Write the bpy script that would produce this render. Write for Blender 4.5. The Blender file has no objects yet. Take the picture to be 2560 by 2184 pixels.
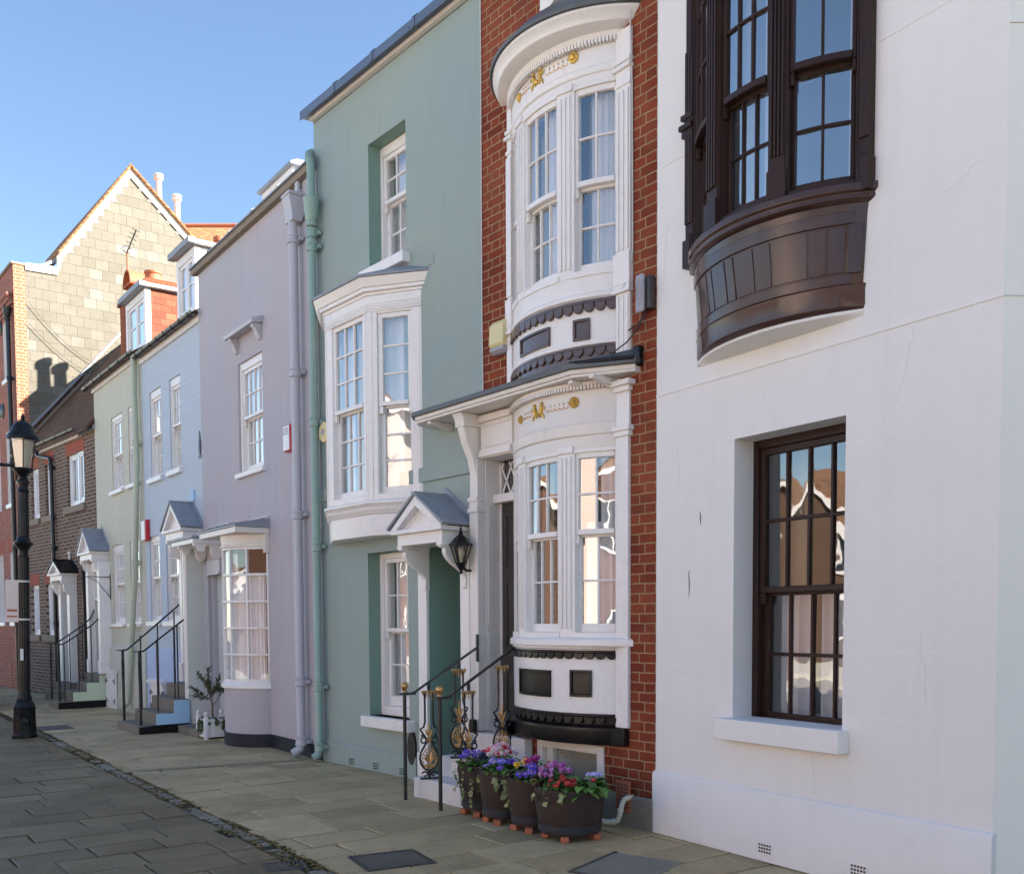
import bpy, bmesh, math, random
from mathutils import Vector, Matrix
from math import sin, cos, pi, radians, sqrt, asin, atan2, hypot, tan
random.seed(7)
S = bpy.context.scene
C = S.collection
# ------------------------------------------------------------------ camera, sky, sun, exposure
YAW, PITCH, ROLL = radians(36.8), radians(3.07), radians(-0.285)
fw = Vector((sin(YAW)*cos(PITCH), cos(YAW)*cos(PITCH), -sin(PITCH)))
rt = Vector((cos(YAW), -sin(YAW), 0)); up = rt.cross(fw)
r2 = rt*cos(ROLL)+up*sin(ROLL); u2 = -rt*sin(ROLL)+up*cos(ROLL)
cam_d = bpy.data.cameras.new('camera'); cam = bpy.data.objects.new('camera', cam_d); C.objects.link(cam)
m3 = Matrix((r2, u2, -fw)).transposed()
cam.matrix_world = Matrix.Translation((0, 0, 1.6)) @ m3.to_4x4()
cam_d.sensor_width = 36; cam_d.lens = 34.54; cam_d.shift_y = 0.2320; cam_d.clip_end = 2000; cam_d.clip_start = .05
S.camera = cam
SUN = Vector((0.75*cos(radians(32)), -0.66*cos(radians(32)), sin(radians(32)))).normalized()
EL = asin(SUN.z)
w = bpy.data.worlds.new('World'); S.world = w; w.use_nodes = True
nt = w.node_tree; bg = nt.nodes['Background']
sky = nt.nodes.new('ShaderNodeTexSky'); sky.sky_type = 'NISHITA'; sky.sun_disc = False
sky.sun_elevation = EL; sky.sun_rotation = atan2(SUN.x, SUN.y)
sky.altitude = 0; sky.air_density = 1.05; sky.dust_density = 0.0; sky.ozone_density = 2.4
nt.links.new(sky.outputs[0], bg.inputs[0]); bg.inputs[1].default_value = 0.054
ld = bpy.data.lights.new('sun', 'SUN'); ld.energy = 5.0; ld.angle = radians(0.5); ld.color = (1, .93, .82)
sun = bpy.data.objects.new('sun', ld); C.objects.link(sun); sun.rotation_euler = SUN.to_track_quat('Z', 'Y').to_euler()
S.view_settings.view_transform = 'Standard'; S.view_settings.look = 'None'; S.view_settings.exposure = 2.36; S.view_settings.gamma = 1
S.render.engine = 'CYCLES'; S.cycles.max_bounces = 8; S.cycles.transparent_max_bounces = 16

# ------------------------------------------------------------------ mesh helpers
class MB:
    def __init__(s): s.v = []; s.f = []; s.m = []; s.k = 0
    def add(s, vs, fs):
        o = len(s.v); s.v += [tuple(p) for p in vs]
        for f in fs: s.f.append(tuple(i+o for i in f)); s.m.append(s.k)
        return s
    def box(s, x0, x1, y0, y1, z0, z1):
        return s.add([(x0,y0,z0),(x1,y0,z0),(x1,y1,z0),(x0,y1,z0),(x0,y0,z1),(x1,y0,z1),(x1,y1,z1),(x0,y1,z1)],
                     [(0,3,2,1),(4,5,6,7),(0,1,5,4),(1,2,6,5),(2,3,7,6),(3,0,4,7)])
    def tbox(s, T, u0, u1, d0, d1, z0, z1, n=1):
        vs = []; fs = []
        for i in range(n+1):
            u = u0+(u1-u0)*i/n
            vs += [T(u,d0,z0), T(u,d1,z0), T(u,d1,z1), T(u,d0,z1)]
        for i in range(n):
            a = 4*i
            for j in range(4):
                k = (j+1) % 4; fs.append((a+j, a+4+j, a+4+k, a+k))
        fs += [(0,1,2,3), (4*n+3, 4*n+2, 4*n+1, 4*n)]
        return s.add(vs, fs)
    def prism(s, poly, ax, c0, c1):
        n = len(poly)
        def P(a, b, c): return {'x': (c,a,b), 'y': (a,c,b), 'z': (a,b,c)}[ax]
        vs = [P(a,b,c0) for a,b in poly]+[P(a,b,c1) for a,b in poly]
        fs = [tuple(range(n)), tuple(range(2*n-1, n-1, -1))]+[(i, i+n, (i+1) % n+n, (i+1) % n) for i in range(n)]
        return s.add(vs, fs)
    def bar(s, p, q, w, h=None):
        p = Vector(p); q = Vector(q); h = h or w; d = (q-p).normalized()
        a = d.cross(Vector((0,0,1)))
        if a.length < 1e-4: a = Vector((1,0,0))
        a.normalize(); b = d.cross(a)
        vs = [c+a*i*w/2+b*j*h/2 for c in (p, q) for i, j in ((-1,-1),(1,-1),(1,1),(-1,1))]
        return s.add(vs, [(0,1,2,3),(7,6,5,4)]+[(i, (i+1) % 4, (i+1) % 4+4, i+4) for i in range(4)])
    def tube(s, pts, r, n=10, cap=True):
        pts = [Vector(p) for p in pts]; N = len(pts); rr = r if isinstance(r, (list, tuple)) else [r]*N
        vs = []; fs = []; a0 = None
        for i, p in enumerate(pts):
            d = ((pts[min(i+1,N-1)]-pts[i]).normalized()+(pts[i]-pts[max(i-1,0)]).normalized()).normalized()
            if a0 is None:
                a0 = d.cross(Vector((0.13,0.27,1))); 
                if a0.length < .05: a0 = d.cross(Vector((1,0,0)))
            a0 = (a0-d*a0.dot(d)).normalized(); b = d.cross(a0)
            for j in range(n):
                t = 2*pi*j/n; vs.append(p+(a0*cos(t)+b*sin(t))*rr[i])
        for i in range(N-1):
            for j in range(n):
                k = (j+1) % n; fs.append((i*n+j, i*n+k, i*n+n+k, i*n+n+j))
        if cap: fs += [tuple(range(n-1,-1,-1)), tuple(range((N-1)*n, N*n))]
        return s.add(vs, fs)
    def lathe(s, prof, n=24, c=(0,0,0), sx=1, sy=1, rot=0):
        vs = []; fs = []
        for r, z in prof:
            for j in range(n):
                t = 2*pi*j/n+rot; vs.append((c[0]+r*sx*cos(t), c[1]+r*sy*sin(t), c[2]+z))
        for i in range(len(prof)-1):
            for j in range(n):
                k = (j+1) % n; fs.append((i*n+j, i*n+k, i*n+n+k, i*n+n+j))
        fs += [tuple(range(n-1,-1,-1)), tuple(range((len(prof)-1)*n, len(prof)*n))]
        return s.add(vs, fs)
    def sphere(s, c, r, n=12, sz=1):
        m = max(4, n//2)
        return s.lathe([(max(1e-4, r*sin(pi*i/m)), -r*sz*cos(pi*i/m)) for i in range(m+1)], n, c)
    def loft(s, rings, n=20, closed=True):
        """rings: (x0,x1,sag,z) arcs bulging to -Y from the wall line; a 5th value shifts the ends in Y"""
        R = [arc(*r, n=n) for r in rings]; N = n+1
        vs = [p for r in R for p in r]; fs = []; K = len(R)
        for i in range(K if closed else K-1):
            j = (i+1) % K
            for t in range(n): fs.append((i*N+t, i*N+t+1, j*N+t+1, j*N+t))
        if closed: fs += [tuple(i*N for i in range(K)), tuple(i*N+n for i in range(K-1,-1,-1))]
        return s.add(vs, fs)
    def surf(s, fn, nu, nv):
        vs = [fn(i/nu, j/nv) for j in range(nv+1) for i in range(nu+1)]; N = nu+1
        return s.add(vs, [(j*N+i, j*N+i+1, (j+1)*N+i+1, (j+1)*N+i) for j in range(nv) for i in range(nu)])
    def build(s, name, mat, parent=None, bevel=0, ang=32, seg=2, fix=True):
        me = bpy.data.meshes.new(name); me.from_pydata(s.v, [], s.f)
        mats = mat if isinstance(mat, (list, tuple)) else [mat]
        for m in mats: me.materials.append(m)
        if len(mats) > 1: me.polygons.foreach_set('material_index', s.m)
        if fix:
            bm = bmesh.new(); bm.from_mesh(me); bmesh.ops.recalc_face_normals(bm, faces=bm.faces); bm.to_mesh(me); bm.free()
        me.polygons.foreach_set('use_smooth', [True]*len(me.polygons)); me.set_sharp_from_angle(angle=radians(ang))
        o = bpy.data.objects.new(name, me); C.objects.link(o)
        if parent: o.parent = parent
        if bevel:
            b = o.modifiers.new('bevel', 'BEVEL'); b.width = bevel; b.segments = seg; b.limit_method = 'ANGLE'; b.angle_limit = radians(40)
        return o
def arc(x0, x1, sag, z, y=0, n=20):
    c = (x1-x0)/2; cx = (x0+x1)/2
    if abs(sag) < 1e-5: return [(x0+(x1-x0)*i/n, y, z) for i in range(n+1)]
    R = (c*c+sag*sag)/(2*sag); a = asin(min(1, c/R)) if sag <= c else pi-asin(c/R)
    return [(cx+R*sin(-a+2*a*i/n), y+R-sag-R*cos(-a+2*a*i/n), z) for i in range(n+1)]
def arcT(x0, x1, sag):
    """mapping (arc length u from the middle, depth d inwards, z) for a bow"""
    c = (x1-x0)/2; R = (c*c+sag*sag)/(2*sag); cx = (x0+x1)/2
    def T(u, d, z): a = u/R; return (cx+(R-d)*sin(a), R-sag-(R-d)*cos(a), z)
    T.R = R; T.half = R*asin(c/R); T.U = lambda deg: R*radians(deg)
    return T
def planeT(y=0.0): return lambda u, d, z: (u, y+d, z)
def facetT(p, q):
    L = hypot(q[0]-p[0], q[1]-p[1]); cx, cy = (q[0]-p[0])/L, (q[1]-p[1])/L
    return (lambda u, d, z: (p[0]+cx*u-cy*d, p[1]+cy*u+cx*d, z)), L
def tag(o, label=None, cat=None, group=None, kind=None):
    for k, v in (('label', label), ('category', cat), ('group', group), ('kind', kind)):
        if v: o[k] = v
    return o
def empty(name, loc, rz=0, label=None, cat=None, group=None):
    o = bpy.data.objects.new(name, None); C.objects.link(o); o.location = loc; o.rotation_euler = (0,0,rz); o.empty_display_size = .2
    return tag(o, label, cat, group)
def dup(o, parent=None):
    c = o.copy(); C.objects.link(c)
    if parent: c.parent = parent
    for ch in list(o.children): dup(ch, c)
    return c
def sub(name, o, parent): o.name = name; o.parent = parent; return o

# ------------------------------------------------------------------ materials
class NT:
    def __init__(s, name):
        s.m = bpy.data.materials.new(name); s.m.use_nodes = True; s.t = s.m.node_tree; s.N = s.t.nodes; s.L = s.t.links
        s.bsdf = s.N['Principled BSDF']; s.out = s.N['Material Output']
    def put(s, sock, v):
        if hasattr(v, 'is_output') or isinstance(v, bpy.types.NodeSocket): s.L.new(v, sock)
        elif isinstance(v, (tuple, list)) and len(v) == 3 and sock.type == 'RGBA': sock.default_value = (*v, 1)
        else: sock.default_value = v
    def math(s, op, a, b=0, c=0, clamp=False):
        n = s.N.new('ShaderNodeMath'); n.operation = op; n.use_clamp = clamp
        for i, v in enumerate((a, b, c)): s.put(n.inputs[i], v)
        return n.outputs[0]
    def mix(s, f, a, b, mode='MIX'):
        n = s.N.new('ShaderNodeMix'); n.data_type = 'RGBA'; n.blend_type = mode
        s.put(n.inputs[0], f); s.put(n.inputs[6], a); s.put(n.inputs[7], b); return n.outputs[2]
    def coord(s, kind='Object'): return s.N.new('ShaderNodeTexCoord').outputs[kind]
    def scale(s, v, sc):
        n = s.N.new('ShaderNodeMapping'); s.L.new(v, n.inputs[0]); n.inputs[3].default_value = sc; return n.outputs[0]
    def sep(s, v): n = s.N.new('ShaderNodeSeparateXYZ'); s.L.new(v, n.inputs[0]); return n.outputs
    def comb(s, x, y, z=0):
        n = s.N.new('ShaderNodeCombineXYZ')
        for i, v in enumerate((x,y,z)): s.put(n.inputs[i], v)
        return n.outputs[0]
    def noise(s, v, sc, det=4, rough=.55, dist=0):
        n = s.N.new('ShaderNodeTexNoise'); s.L.new(v, n.inputs['Vector']); n.inputs['Scale'].default_value = sc
        n.inputs['Detail'].default_value = det; n.inputs['Roughness'].default_value = rough; n.inputs['Distortion'].default_value = dist
        return n.outputs
    def ramp(s, f, stops):
        n = s.N.new('ShaderNodeValToRGB'); s.L.new(f, n.inputs[0]); e = n.color_ramp.elements
        while len(e) < len(stops): e.new(.5)
        for el, (p, c) in zip(e, stops): el.position = p; el.color = (*c, 1) if len(c) == 3 else c
        return n.outputs[0]
    def rng(s, f, a, b, c=0, d=1):
        n = s.N.new('ShaderNodeMapRange'); s.put(n.inputs[0], f)
        for i, v in enumerate((a,b,c,d)): n.inputs[i+1].default_value = v
        return n.outputs[0]
    def bump(s, h, st, dist, prev=None):
        n = s.N.new('ShaderNodeBump'); n.inputs['Strength'].default_value = st; n.inputs['Distance'].default_value = dist; s.L.new(h, n.inputs['Height'])
        if prev: s.L.new(prev, n.inputs['Normal'])
        return n.outputs[0]
    def white(s, v):
        n = s.N.new('ShaderNodeTexWhiteNoise'); n.noise_dimensions = '3D'; s.L.new(v, n.inputs['Vector']); return n.outputs
    def done(s, col, rough=.6, normal=None, metal=0, spec=.5):
        s.put(s.bsdf.inputs['Base Color'], col); s.put(s.bsdf.inputs['Roughness'], rough); s.bsdf.inputs['Metallic'].default_value = metal
        s.bsdf.inputs['Specular IOR Level'].default_value = spec
        if normal: s.L.new(normal, s.bsdf.inputs['Normal'])
        return s.m
def mul(c, k): return tuple(min(1, x*k) for x in c)
def simple(name, c, rough=.5, metal=0, var=.12, sc=9, bump=.0, bsc=40, spec=.5, dirt=None, dsc=3, damt=.35):
    n = NT(name); o = n.coord()
    f = n.noise(o, sc, 5)[0]; col = n.mix(f, mul(c, 1-var), mul(c, 1+var))
    if dirt:
        d = n.noise(o, dsc, 8, .7)[0]; col = n.mix(n.rng(d, .52, .75, 0, damt), col, dirt)
    rg = n.rng(f, .3, .7, max(.05, rough-.08), min(1, rough+.08))
    nb = n.bump(n.noise(o, bsc, 4)[0], bump, .004) if bump else None
    return n.done(col, rg, nb, metal, spec)
def stucco(name, c, var=.05, rough=.75, streak=.05, bump=.25, crack=0.0, tint=None):
    n = NT(name); o = n.coord()
    big = n.noise(o, 1.1, 6, .6)[0]; med = n.noise(o, 7, 6, .65)[0]
    st = n.noise(n.scale(o, (5,5,.35)), 1.6, 5, .6)[0]
    col = n.mix(n.rng(big, .3, .7), mul(c, 1-var), mul(c, 1+var))
    if tint: col = n.mix(n.rng(n.noise(o, .55, 3, .5)[0], .42, .62, 0, .8), col, tint)
    col = n.mix(n.rng(st, .5, .8, 0, streak*3), col, mul(c, .72))
    col = n.mix(n.rng(med, .55, .8, 0, streak*2), col, mul(c, .8))
    spk = n.noise(o, 48, 3, .5)[0]; col = n.mix(n.rng(spk, .68, .78, 0, .25), col, mul(c, .7))
    h1 = n.noise(o, 90, 5, .6)[0]; h2 = n.noise(o, 3.2, 3, .5)[0]; h3 = n.noise(o, 14, 4, .6)[0]
    b = n.bump(h2, .5, .02); b = n.bump(h3, bump*1.4, .006, b); b = n.bump(h1, bump, .0025, b)
    return n.done(col, rough, b, 0, .35)
def masonry(name, axes, w, h, mort, cols, mcol, flemish=False, bump=.7, rough=.85, jit=.006, dirt=None, paint=None, off=.5, patch=None):
    n = NT(name); o = n.coord(); x, y, z = n.sep(o); A = {'x': x, 'y': y, 'z': z}
    wob = n.noise(o, 9, 3)[1]; wx, wy, wz = n.sep(wob)
    u = n.math('ADD', A[axes[0]], n.math('MULTIPLY', n.math('SUBTRACT', wx, .5), jit*2)); v = n.math('ADD', A[axes[1]], n.math('MULTIPLY', n.math('SUBTRACT', wy, .5), jit*2))
    row = n.math('FLOOR', n.math('DIVIDE', v, h)); fv = n.math('MULTIPLY', n.math('FRACT', n.math('DIVIDE', v, h)), h)
    odd = n.math('MODULO', n.math('ABSOLUTE', row), 2)
    P = w*1.5 if flemish else w
    uu = n.math('ADD', n.math('DIVIDE', u, P), n.math('MULTIPLY', odd, off)); base = n.math('FLOOR', uu); fu = n.math('MULTIPLY', n.math('FRACT', uu), P)
    ju = fu
    if flemish:
        half = n.math('GREATER_THAN', fu, w); ju = n.math('SUBTRACT', fu, n.math('MULTIPLY', half, w)); base = n.math('ADD', n.math('MULTIPLY', base, 2), half)
        wid = n.math('SUBTRACT', w, n.math('MULTIPLY', half, w*.5))
    else: wid = w
    e1 = n.math('MINIMUM', ju, n.math('SUBTRACT', wid, ju)); e2 = n.math('MINIMUM', fv, n.math('SUBTRACT', h, fv)); e = n.math('MINIMUM', e1, e2)
    brick = n.rng(e, mort*.35, mort*.75)
    rnd = n.white(n.comb(base, row, 3.0)); r0 = rnd[0]
    k = len(cols); col = n.ramp(r0, [(i/max(1, k-1), c) for i, c in enumerate(cols)])
    fine = n.noise(o, 30, 5, .65)[0]; col = n.mix(n.rng(fine, .35, .75, 0, .35), col, mul(cols[0], .55))
    if patch: col = n.mix(n.math('MULTIPLY', n.rng(n.noise(o, 1.3, 3)[0], .45, .6), .55), col, patch)
    if paint: full = n.mix(n.rng(fine, .3, .7), mul(paint, .93), mul(paint, 1.06))
    else: full = n.mix(brick, n.mix(n.noise(o, 20, 4)[0], mul(mcol, .75), mul(mcol, 1.2)), col)
    if dirt: full = n.mix(n.rng(n.noise(o, 2.3, 7, .7)[0], .5, .75, 0, .6), full, dirt)
    hh = n.math('ADD', n.math('MULTIPLY', brick, .8), n.math('ADD', n.math('MULTIPLY', r0, .35), n.math('MULTIPLY', fine, .3)))
    b = n.bump(hh, bump, .008)
    return n.done(full, rough, b, 0, .3)
def glass(name, tint=(.93,.95,.95), gain=1.0, base=.10):
    n = NT(name); n.N.remove(n.bsdf); o = n.coord('Object')
    fr = n.N.new('ShaderNodeLayerWeight'); fr.inputs[0].default_value = .5
    b = n.bump(n.noise(o, 2.6, 2, .4)[0], .06, .05); gl = n.N.new('ShaderNodeBsdfGlossy'); gl.inputs['Roughness'].default_value = .015
    n.L.new(b, gl.inputs['Normal']); gl.inputs[0].default_value = (1,1,1,1)
    tr = n.N.new('ShaderNodeBsdfTransparent'); tr.inputs[0].default_value = (*tint, 1)
    mx = n.N.new('ShaderNodeMixShader'); f = n.math('ADD', n.math('MULTIPLY', n.math('ADD', n.math('MULTIPLY', n.math('POWER', fr.outputs[1], 5), .95), .045), 2*gain), base, clamp=True)
    n.L.new(f, mx.inputs[0]); n.L.new(tr.outputs[0], mx.inputs[1]); n.L.new(gl.outputs[0], mx.inputs[2]); n.L.new(mx.outputs[0], n.out.inputs[0])
    return n.m
def foliage(name, c1, c2, c3=None, rough=.5, trans=.25):
    n = NT(name); g = n.N.new('ShaderNodeNewGeometry').outputs['Random Per Island']
    col = n.ramp(g, [(0, c1), (.6, c2), (1, c3 or c2)])
    n.bsdf.inputs['Transmission Weight'].default_value = 0
    m = n.done(col, rough); n.bsdf.inputs['Subsurface Weight'].default_value = 0
    return m
M = {}
M['white_stucco'] = stucco('white_stucco', (.80,.765,.74), .045, .7, .05, .22, tint=(.775,.755,.745))
M['white_side_lit'] = stucco('white_side_lit', (.86,.83,.77), .02, .7, .012, .18)  # lighter copy of the white render; the side wall's brighter light in its colour
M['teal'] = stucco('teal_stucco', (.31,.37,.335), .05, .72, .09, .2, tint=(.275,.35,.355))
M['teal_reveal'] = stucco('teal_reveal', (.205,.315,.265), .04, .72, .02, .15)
M['teal_trim'] = simple('teal_paint', (.265,.375,.33), .42, var=.06)
M['lilac'] = stucco('lilac_stucco', (.46,.415,.445), .05, .75, .10, .2, tint=(.42,.42,.465))
M['lilac_trim'] = simple('lilac_paint', (.47,.46,.50), .45, var=.06, dirt=(.4,.37,.36), damt=.3)
M['porch_grey'] = stucco('porch_grey', (.50,.52,.50), .04, .7, .03, .12)
M['blue'] = masonry('blue_painted_brick', 'xz', .225, .075, .012, [(.5,.6,.78)], (.5,.6,.78), True, .5, .6, paint=(.47,.535,.62))
M['blue_stucco'] = stucco('blue_stucco', (.42,.485,.68), .05, .65, .03, .2)
M['blue_step'] = stucco('blue_step_paint', (.38,.58,.78), .05, .6, .03, .3)
M['green'] = stucco('pale_green_stucco', (.54,.525,.43), .05, .72, .09, .2)
M['green_step'] = stucco('green_step_paint', (.56,.66,.48), .05, .6, .04, .3)
M['green_trim'] = simple('green_paint', (.46,.50,.385), .45, var=.06)
M['white_wood'] = simple('white_painted_wood', (.82,.78,.76), .38, var=.03, sc=5, bump=.06, bsc=25, dirt=(.55,.5,.48), dsc=7, damt=.30)
M['cream_wood'] = simple('cream_painted_wood', (.76,.70,.65), .42, var=.04, sc=5, bump=.06, bsc=25, dirt=(.5,.44,.4), dsc=7, damt=.35)
M['upvc'] = simple('white_frame', (.82,.81,.82), .35, var=.02)
M['brown_wood'] = simple('dark_brown_gloss', (.060,.030,.026), .2, var=.3, sc=6, bump=.14, bsc=14, spec=.45)
M['brown_frame'] = simple('dark_brown_frame', (.036,.018,.014), .38, var=.25, sc=6, bump=.1, bsc=20, spec=.22)
M['black_gloss'] = simple('black_gloss_paint', (.009,.008,.009), .32, var=.3, bump=.15, bsc=14, spec=.28)
M['brown_copper'] = simple('brown_gloss_paint', (.10,.055,.04), .17, var=.25, bump=.1, bsc=14, spec=.7)
M['black_iron'] = simple('black_iron', (.014,.014,.016), .35, var=.3, bump=.3, bsc=60)
M['gold'] = simple('gilded_iron', (.62,.36,.14), .38, metal=.75, var=.25, sc=30, bump=.4, bsc=60, dirt=(.12,.07,.04), dsc=18, damt=.6)
M['gold_bright'] = simple('gold_paint', (.62,.40,.10), .35, metal=.6, var=.25, sc=25, bump=.3, bsc=50, dirt=(.15,.09,.02), dsc=20, damt=.5)
M['brass'] = simple('brass', (.75,.5,.16), .2, metal=1, var=.1)
M['lead'] = simple('lead_sheet', (.26,.28,.32), .5, var=.2, sc=5, bump=.25, bsc=10, dirt=(.14,.15,.15), dsc=7, damt=.6)
M['lead_dark'] = simple('dark_lead_cap', (.10,.13,.19), .35, var=.15, sc=4, bump=.12, bsc=8)
M['mossy_lead'] = simple('mossy_lead', (.10,.11,.12), .5, var=.5, sc=9, bump=.6, bsc=16, dirt=(.075,.065,.015), dsc=4.5, damt=1.0)
M['brick_red'] = masonry('red_brick', 'xz', .2275, .0755, .0095, [(.155,.027,.011),(.21,.035,.013),(.25,.046,.016),(.17,.028,.015),(.27,.056,.02)], (.39,.245,.135), True, .8, .85, .007, dirt=(.11,.035,.02), patch=(.29,.08,.035))
M['brick_brown'] = masonry('brown_brick', 'xz', .2275, .0755, .014, [(.12,.07,.05),(.17,.10,.07),(.09,.06,.05),(.21,.12,.08)], (.36,.31,.26), True, .8, .9, .007)
M['brick_far'] = masonry('old_red_brick', 'xz', .225, .075, .010, [(.30,.10,.075),(.36,.13,.09),(.25,.085,.07),(.40,.15,.10)], (.36,.24,.19), True, .6, .9, .006)
M['brick_end_lit'] = masonry('lit_orange_brick', 'yz', .225, .075, .012, [(.42,.14,.07),(.36,.11,.06)], (.5,.36,.26), True, .6, .9)  # wall end's sunlit orange put into the brick colour
M['brick_rubbed'] = masonry('rubbed_red_brick', 'xz', .075, .30, .006, [(.38,.11,.07),(.32,.09,.06)], (.3,.12,.08), False, .5, .9)
M['slate_hung'] = masonry('slate_hanging', 'yz', .31, .245, .010, [(0.149,0.135,0.106),(0.165,0.150,0.119),(0.188,0.172,0.141),(0.159,0.144,0.114),(0.177,0.160,0.129),(0.155,0.141,0.111),(0.224,0.208,0.180)], (.13,.12,.098), False, .8, .8, .012, dirt=(.11,.098,.07))
M['tile_orange'] = masonry('orange_hung_tile', 'yz', .19, .12, .008, [(.24,.062,.03),(.31,.088,.04),(.20,.05,.03),(.36,.13,.065)], (.16,.06,.04), False, .9, .75)
M['tile_brown'] = masonry('mossy_clay_tile', 'xy', .17, .075, .010, [(.10,.055,.035),(.15,.075,.045),(.08,.055,.04),(.19,.10,.06)], (.04,.03,.025), False, 1.0, .9, .006, dirt=(.075,.075,.03))
M['tile_lit'] = masonry('orange_roof_tile', 'xz', .18, .07, .01, [(.42,.19,.09),(.34,.14,.07),(.5,.26,.12)], (.12,.06,.03), False, 1.0, .9, dirt=(.36,.26,.08))
M['terracotta'] = simple('terracotta', (.42,.12,.055), .7, var=.2, bump=.2)
M['stone'] = simple('grey_brown_stone', (.20,.17,.135), .85, var=.3, sc=6, bump=.6, bsc=25, dirt=(.08,.075,.04), dsc=4, damt=.6)
M['stone_sill'] = simple('stone_sill', (.24,.195,.15), .85, var=.2, sc=6, bump=.4, bsc=30)
M['white_stone'] = simple('painted_stone_step', (.66,.62,.60), .6, var=.08, sc=4, bump=.25, bsc=30, dirt=(.34,.29,.24), dsc=5, damt=.35)
M['concrete'] = simple('concrete', (.23,.20,.16), .9, var=.2, bump=.5, bsc=40, dirt=(.12,.11,.05), dsc=3, damt=.6)
M['navy'] = simple('navy_plinth_paint', (.013,.015,.026), .5, var=.25, bump=.15, spec=.3)
M['dark_door'] = simple('dark_brown_door', (.045,.036,.033), .35, var=.2)
M['grey_door'] = simple('pale_grey_door', (.50,.54,.54), .45, var=.05)
M['dark'] = simple('dark_interior', (.05,.045,.04), .95)
M['room'] = simple('room_darkening', (.20,.175,.15), .95)
M['curtain'] = simple('net_curtain', (.86,.83,.83), .95, var=.06, sc=3)
M['drape'] = simple('cream_drape', (.52,.44,.30), .95, var=.1, sc=3)
M['cream_plastic'] = simple('yellowed_plastic', (.70,.60,.30), .4, var=.05)
M['white_plastic'] = simple('white_plastic', (.78,.76,.77), .35, var=.03)
M['red_plastic'] = simple('red_plastic', (.55,.02,.035), .35, var=.06)
M['grey_plastic'] = simple('grey_plastic', (.34,.33,.37), .5, var=.06)
M['purple_ink'] = simple('purple_ink', (.12,.02,.10), .5)
M['pink_notice'] = simple('notice_card', (.72,.60,.55), .5, var=.05)
M['pvc_pipe'] = simple('cream_waste_pipe', (.72,.66,.52), .35, var=.06)
M['white_pipe'] = simple('grey_white_pipe', (.62,.60,.58), .4, var=.06)
M['barrel'] = simple('dark_stained_barrel', (.032,.015,.010), .65, var=.5, sc=7, bump=.4, bsc=30)
M['hoop'] = simple('grey_black_hoop', (.026,.026,.032), .6, var=.25, bump=.3)
M['soil'] = simple('soil', (.03,.022,.015), .95, bump=.8, bsc=60)
M['iron_cover'] = simple('iron_cover', (.07,.055,.05), .6, var=.3, bump=.5, bsc=60)
M['bark'] = simple('bark', (.16,.13,.10), .9, var=.25, bump=.6, bsc=40)
M['glass'] = glass('window_glass', (.94,.95,.95), 1.5, .09); M['glass_bow'] = glass('bow_window_glass', (.80,.81,.82), 2.0, .20); M['glass_dark'] = glass('window_glass_dark', (.80,.81,.82), 1.2, .07); M['glass_low'] = glass('shop_window_glass', (.95,.96,.96), .8, .05); M['lamp_glass'] = glass('lamp_glass', (.88,.85,.76), .9, .03)
M['frost'] = simple('frosted_lamp_glass', (.62,.58,.48), .3, var=.05)
# ------------------------------------------------------------------ building parts
def house(O, az, label, D=6):
    a = radians(az); d = (sin(a), cos(a)); X = (-d[0], -d[1])
    r = empty('terraced_house', (O[0], O[1], 0), atan2(X[1], X[0]), label, 'house')
    bpy.context.view_layer.update(); return r
def wpt(root, x, y, z): return root.matrix_world @ Vector((x, y, z))
def wall(parent, mats, X0, X1, Z0, Z1, holes, D=5.5, name='wall', back=True, cell=None):
    mb = MB(); xs = sorted({X0, X1, *[v for h in holes for v in h[:2]]}); zs = sorted({Z0, Z1, *[v for h in holes for v in h[2:4]]})
    xs = [x for x in xs if X0 <= x <= X1]; zs = [z for z in zs if Z0 <= z <= Z1]
    for i in range(len(xs)-1):
        for j in range(len(zs)-1):
            cx, cz = (xs[i]+xs[i+1])/2, (zs[j]+zs[j+1])/2
            if any(h[0] < cx < h[1] and h[2] < cz < h[3] for h in holes): continue
            mb.add([(xs[i],0,zs[j]),(xs[i+1],0,zs[j]),(xs[i+1],0,zs[j+1]),(xs[i],0,zs[j+1])], [(0,1,2,3)])
    if back:
        mb.add([(X0,0,Z0),(X0,D,Z0),(X0,D,Z1),(X0,0,Z1)], [(0,3,2,1)]); mb.add([(X1,0,Z0),(X1,D,Z0),(X1,D,Z1),(X1,0,Z1)], [(0,1,2,3)])
        mb.add([(X0,D,Z0),(X1,D,Z0),(X1,D,Z1),(X0,D,Z1)], [(0,3,2,1)])
    mb.k = 1 if isinstance(mats, (list, tuple)) and len(mats) > 1 else 0
    for x0, x1, z0, z1, dp in holes:
        mb.add([(x0,0,z0),(x0,dp,z0),(x0,dp,z1),(x0,0,z1)], [(0,1,2,3)]); mb.add([(x1,0,z0),(x1,dp,z0),(x1,dp,z1),(x1,0,z1)], [(0,3,2,1)])
        mb.add([(x0,0,z1),(x1,0,z1),(x1,dp,z1),(x0,dp,z1)], [(0,3,2,1)]); mb.add([(x0,0,z0),(x1,0,z0),(x1,dp,z0),(x0,dp,z0)], [(0,1,2,3)])
    return mb.build(name, mats, parent, fix=False)
def dark_backing(parent, X0, X1, Z1, y=1.5, levels=()):  # added backing; its dark colour keeps rooms behind the panes looking shaded
    mb = MB(); mb.box(X0+.02, X1-.02, y, y+.05, .02, Z1)
    for z in levels: mb.box(X0+.02, X1-.02, .22, y, z, z+.12)
    return mb.build('room_dark_backing', M['room'], parent)
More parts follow.
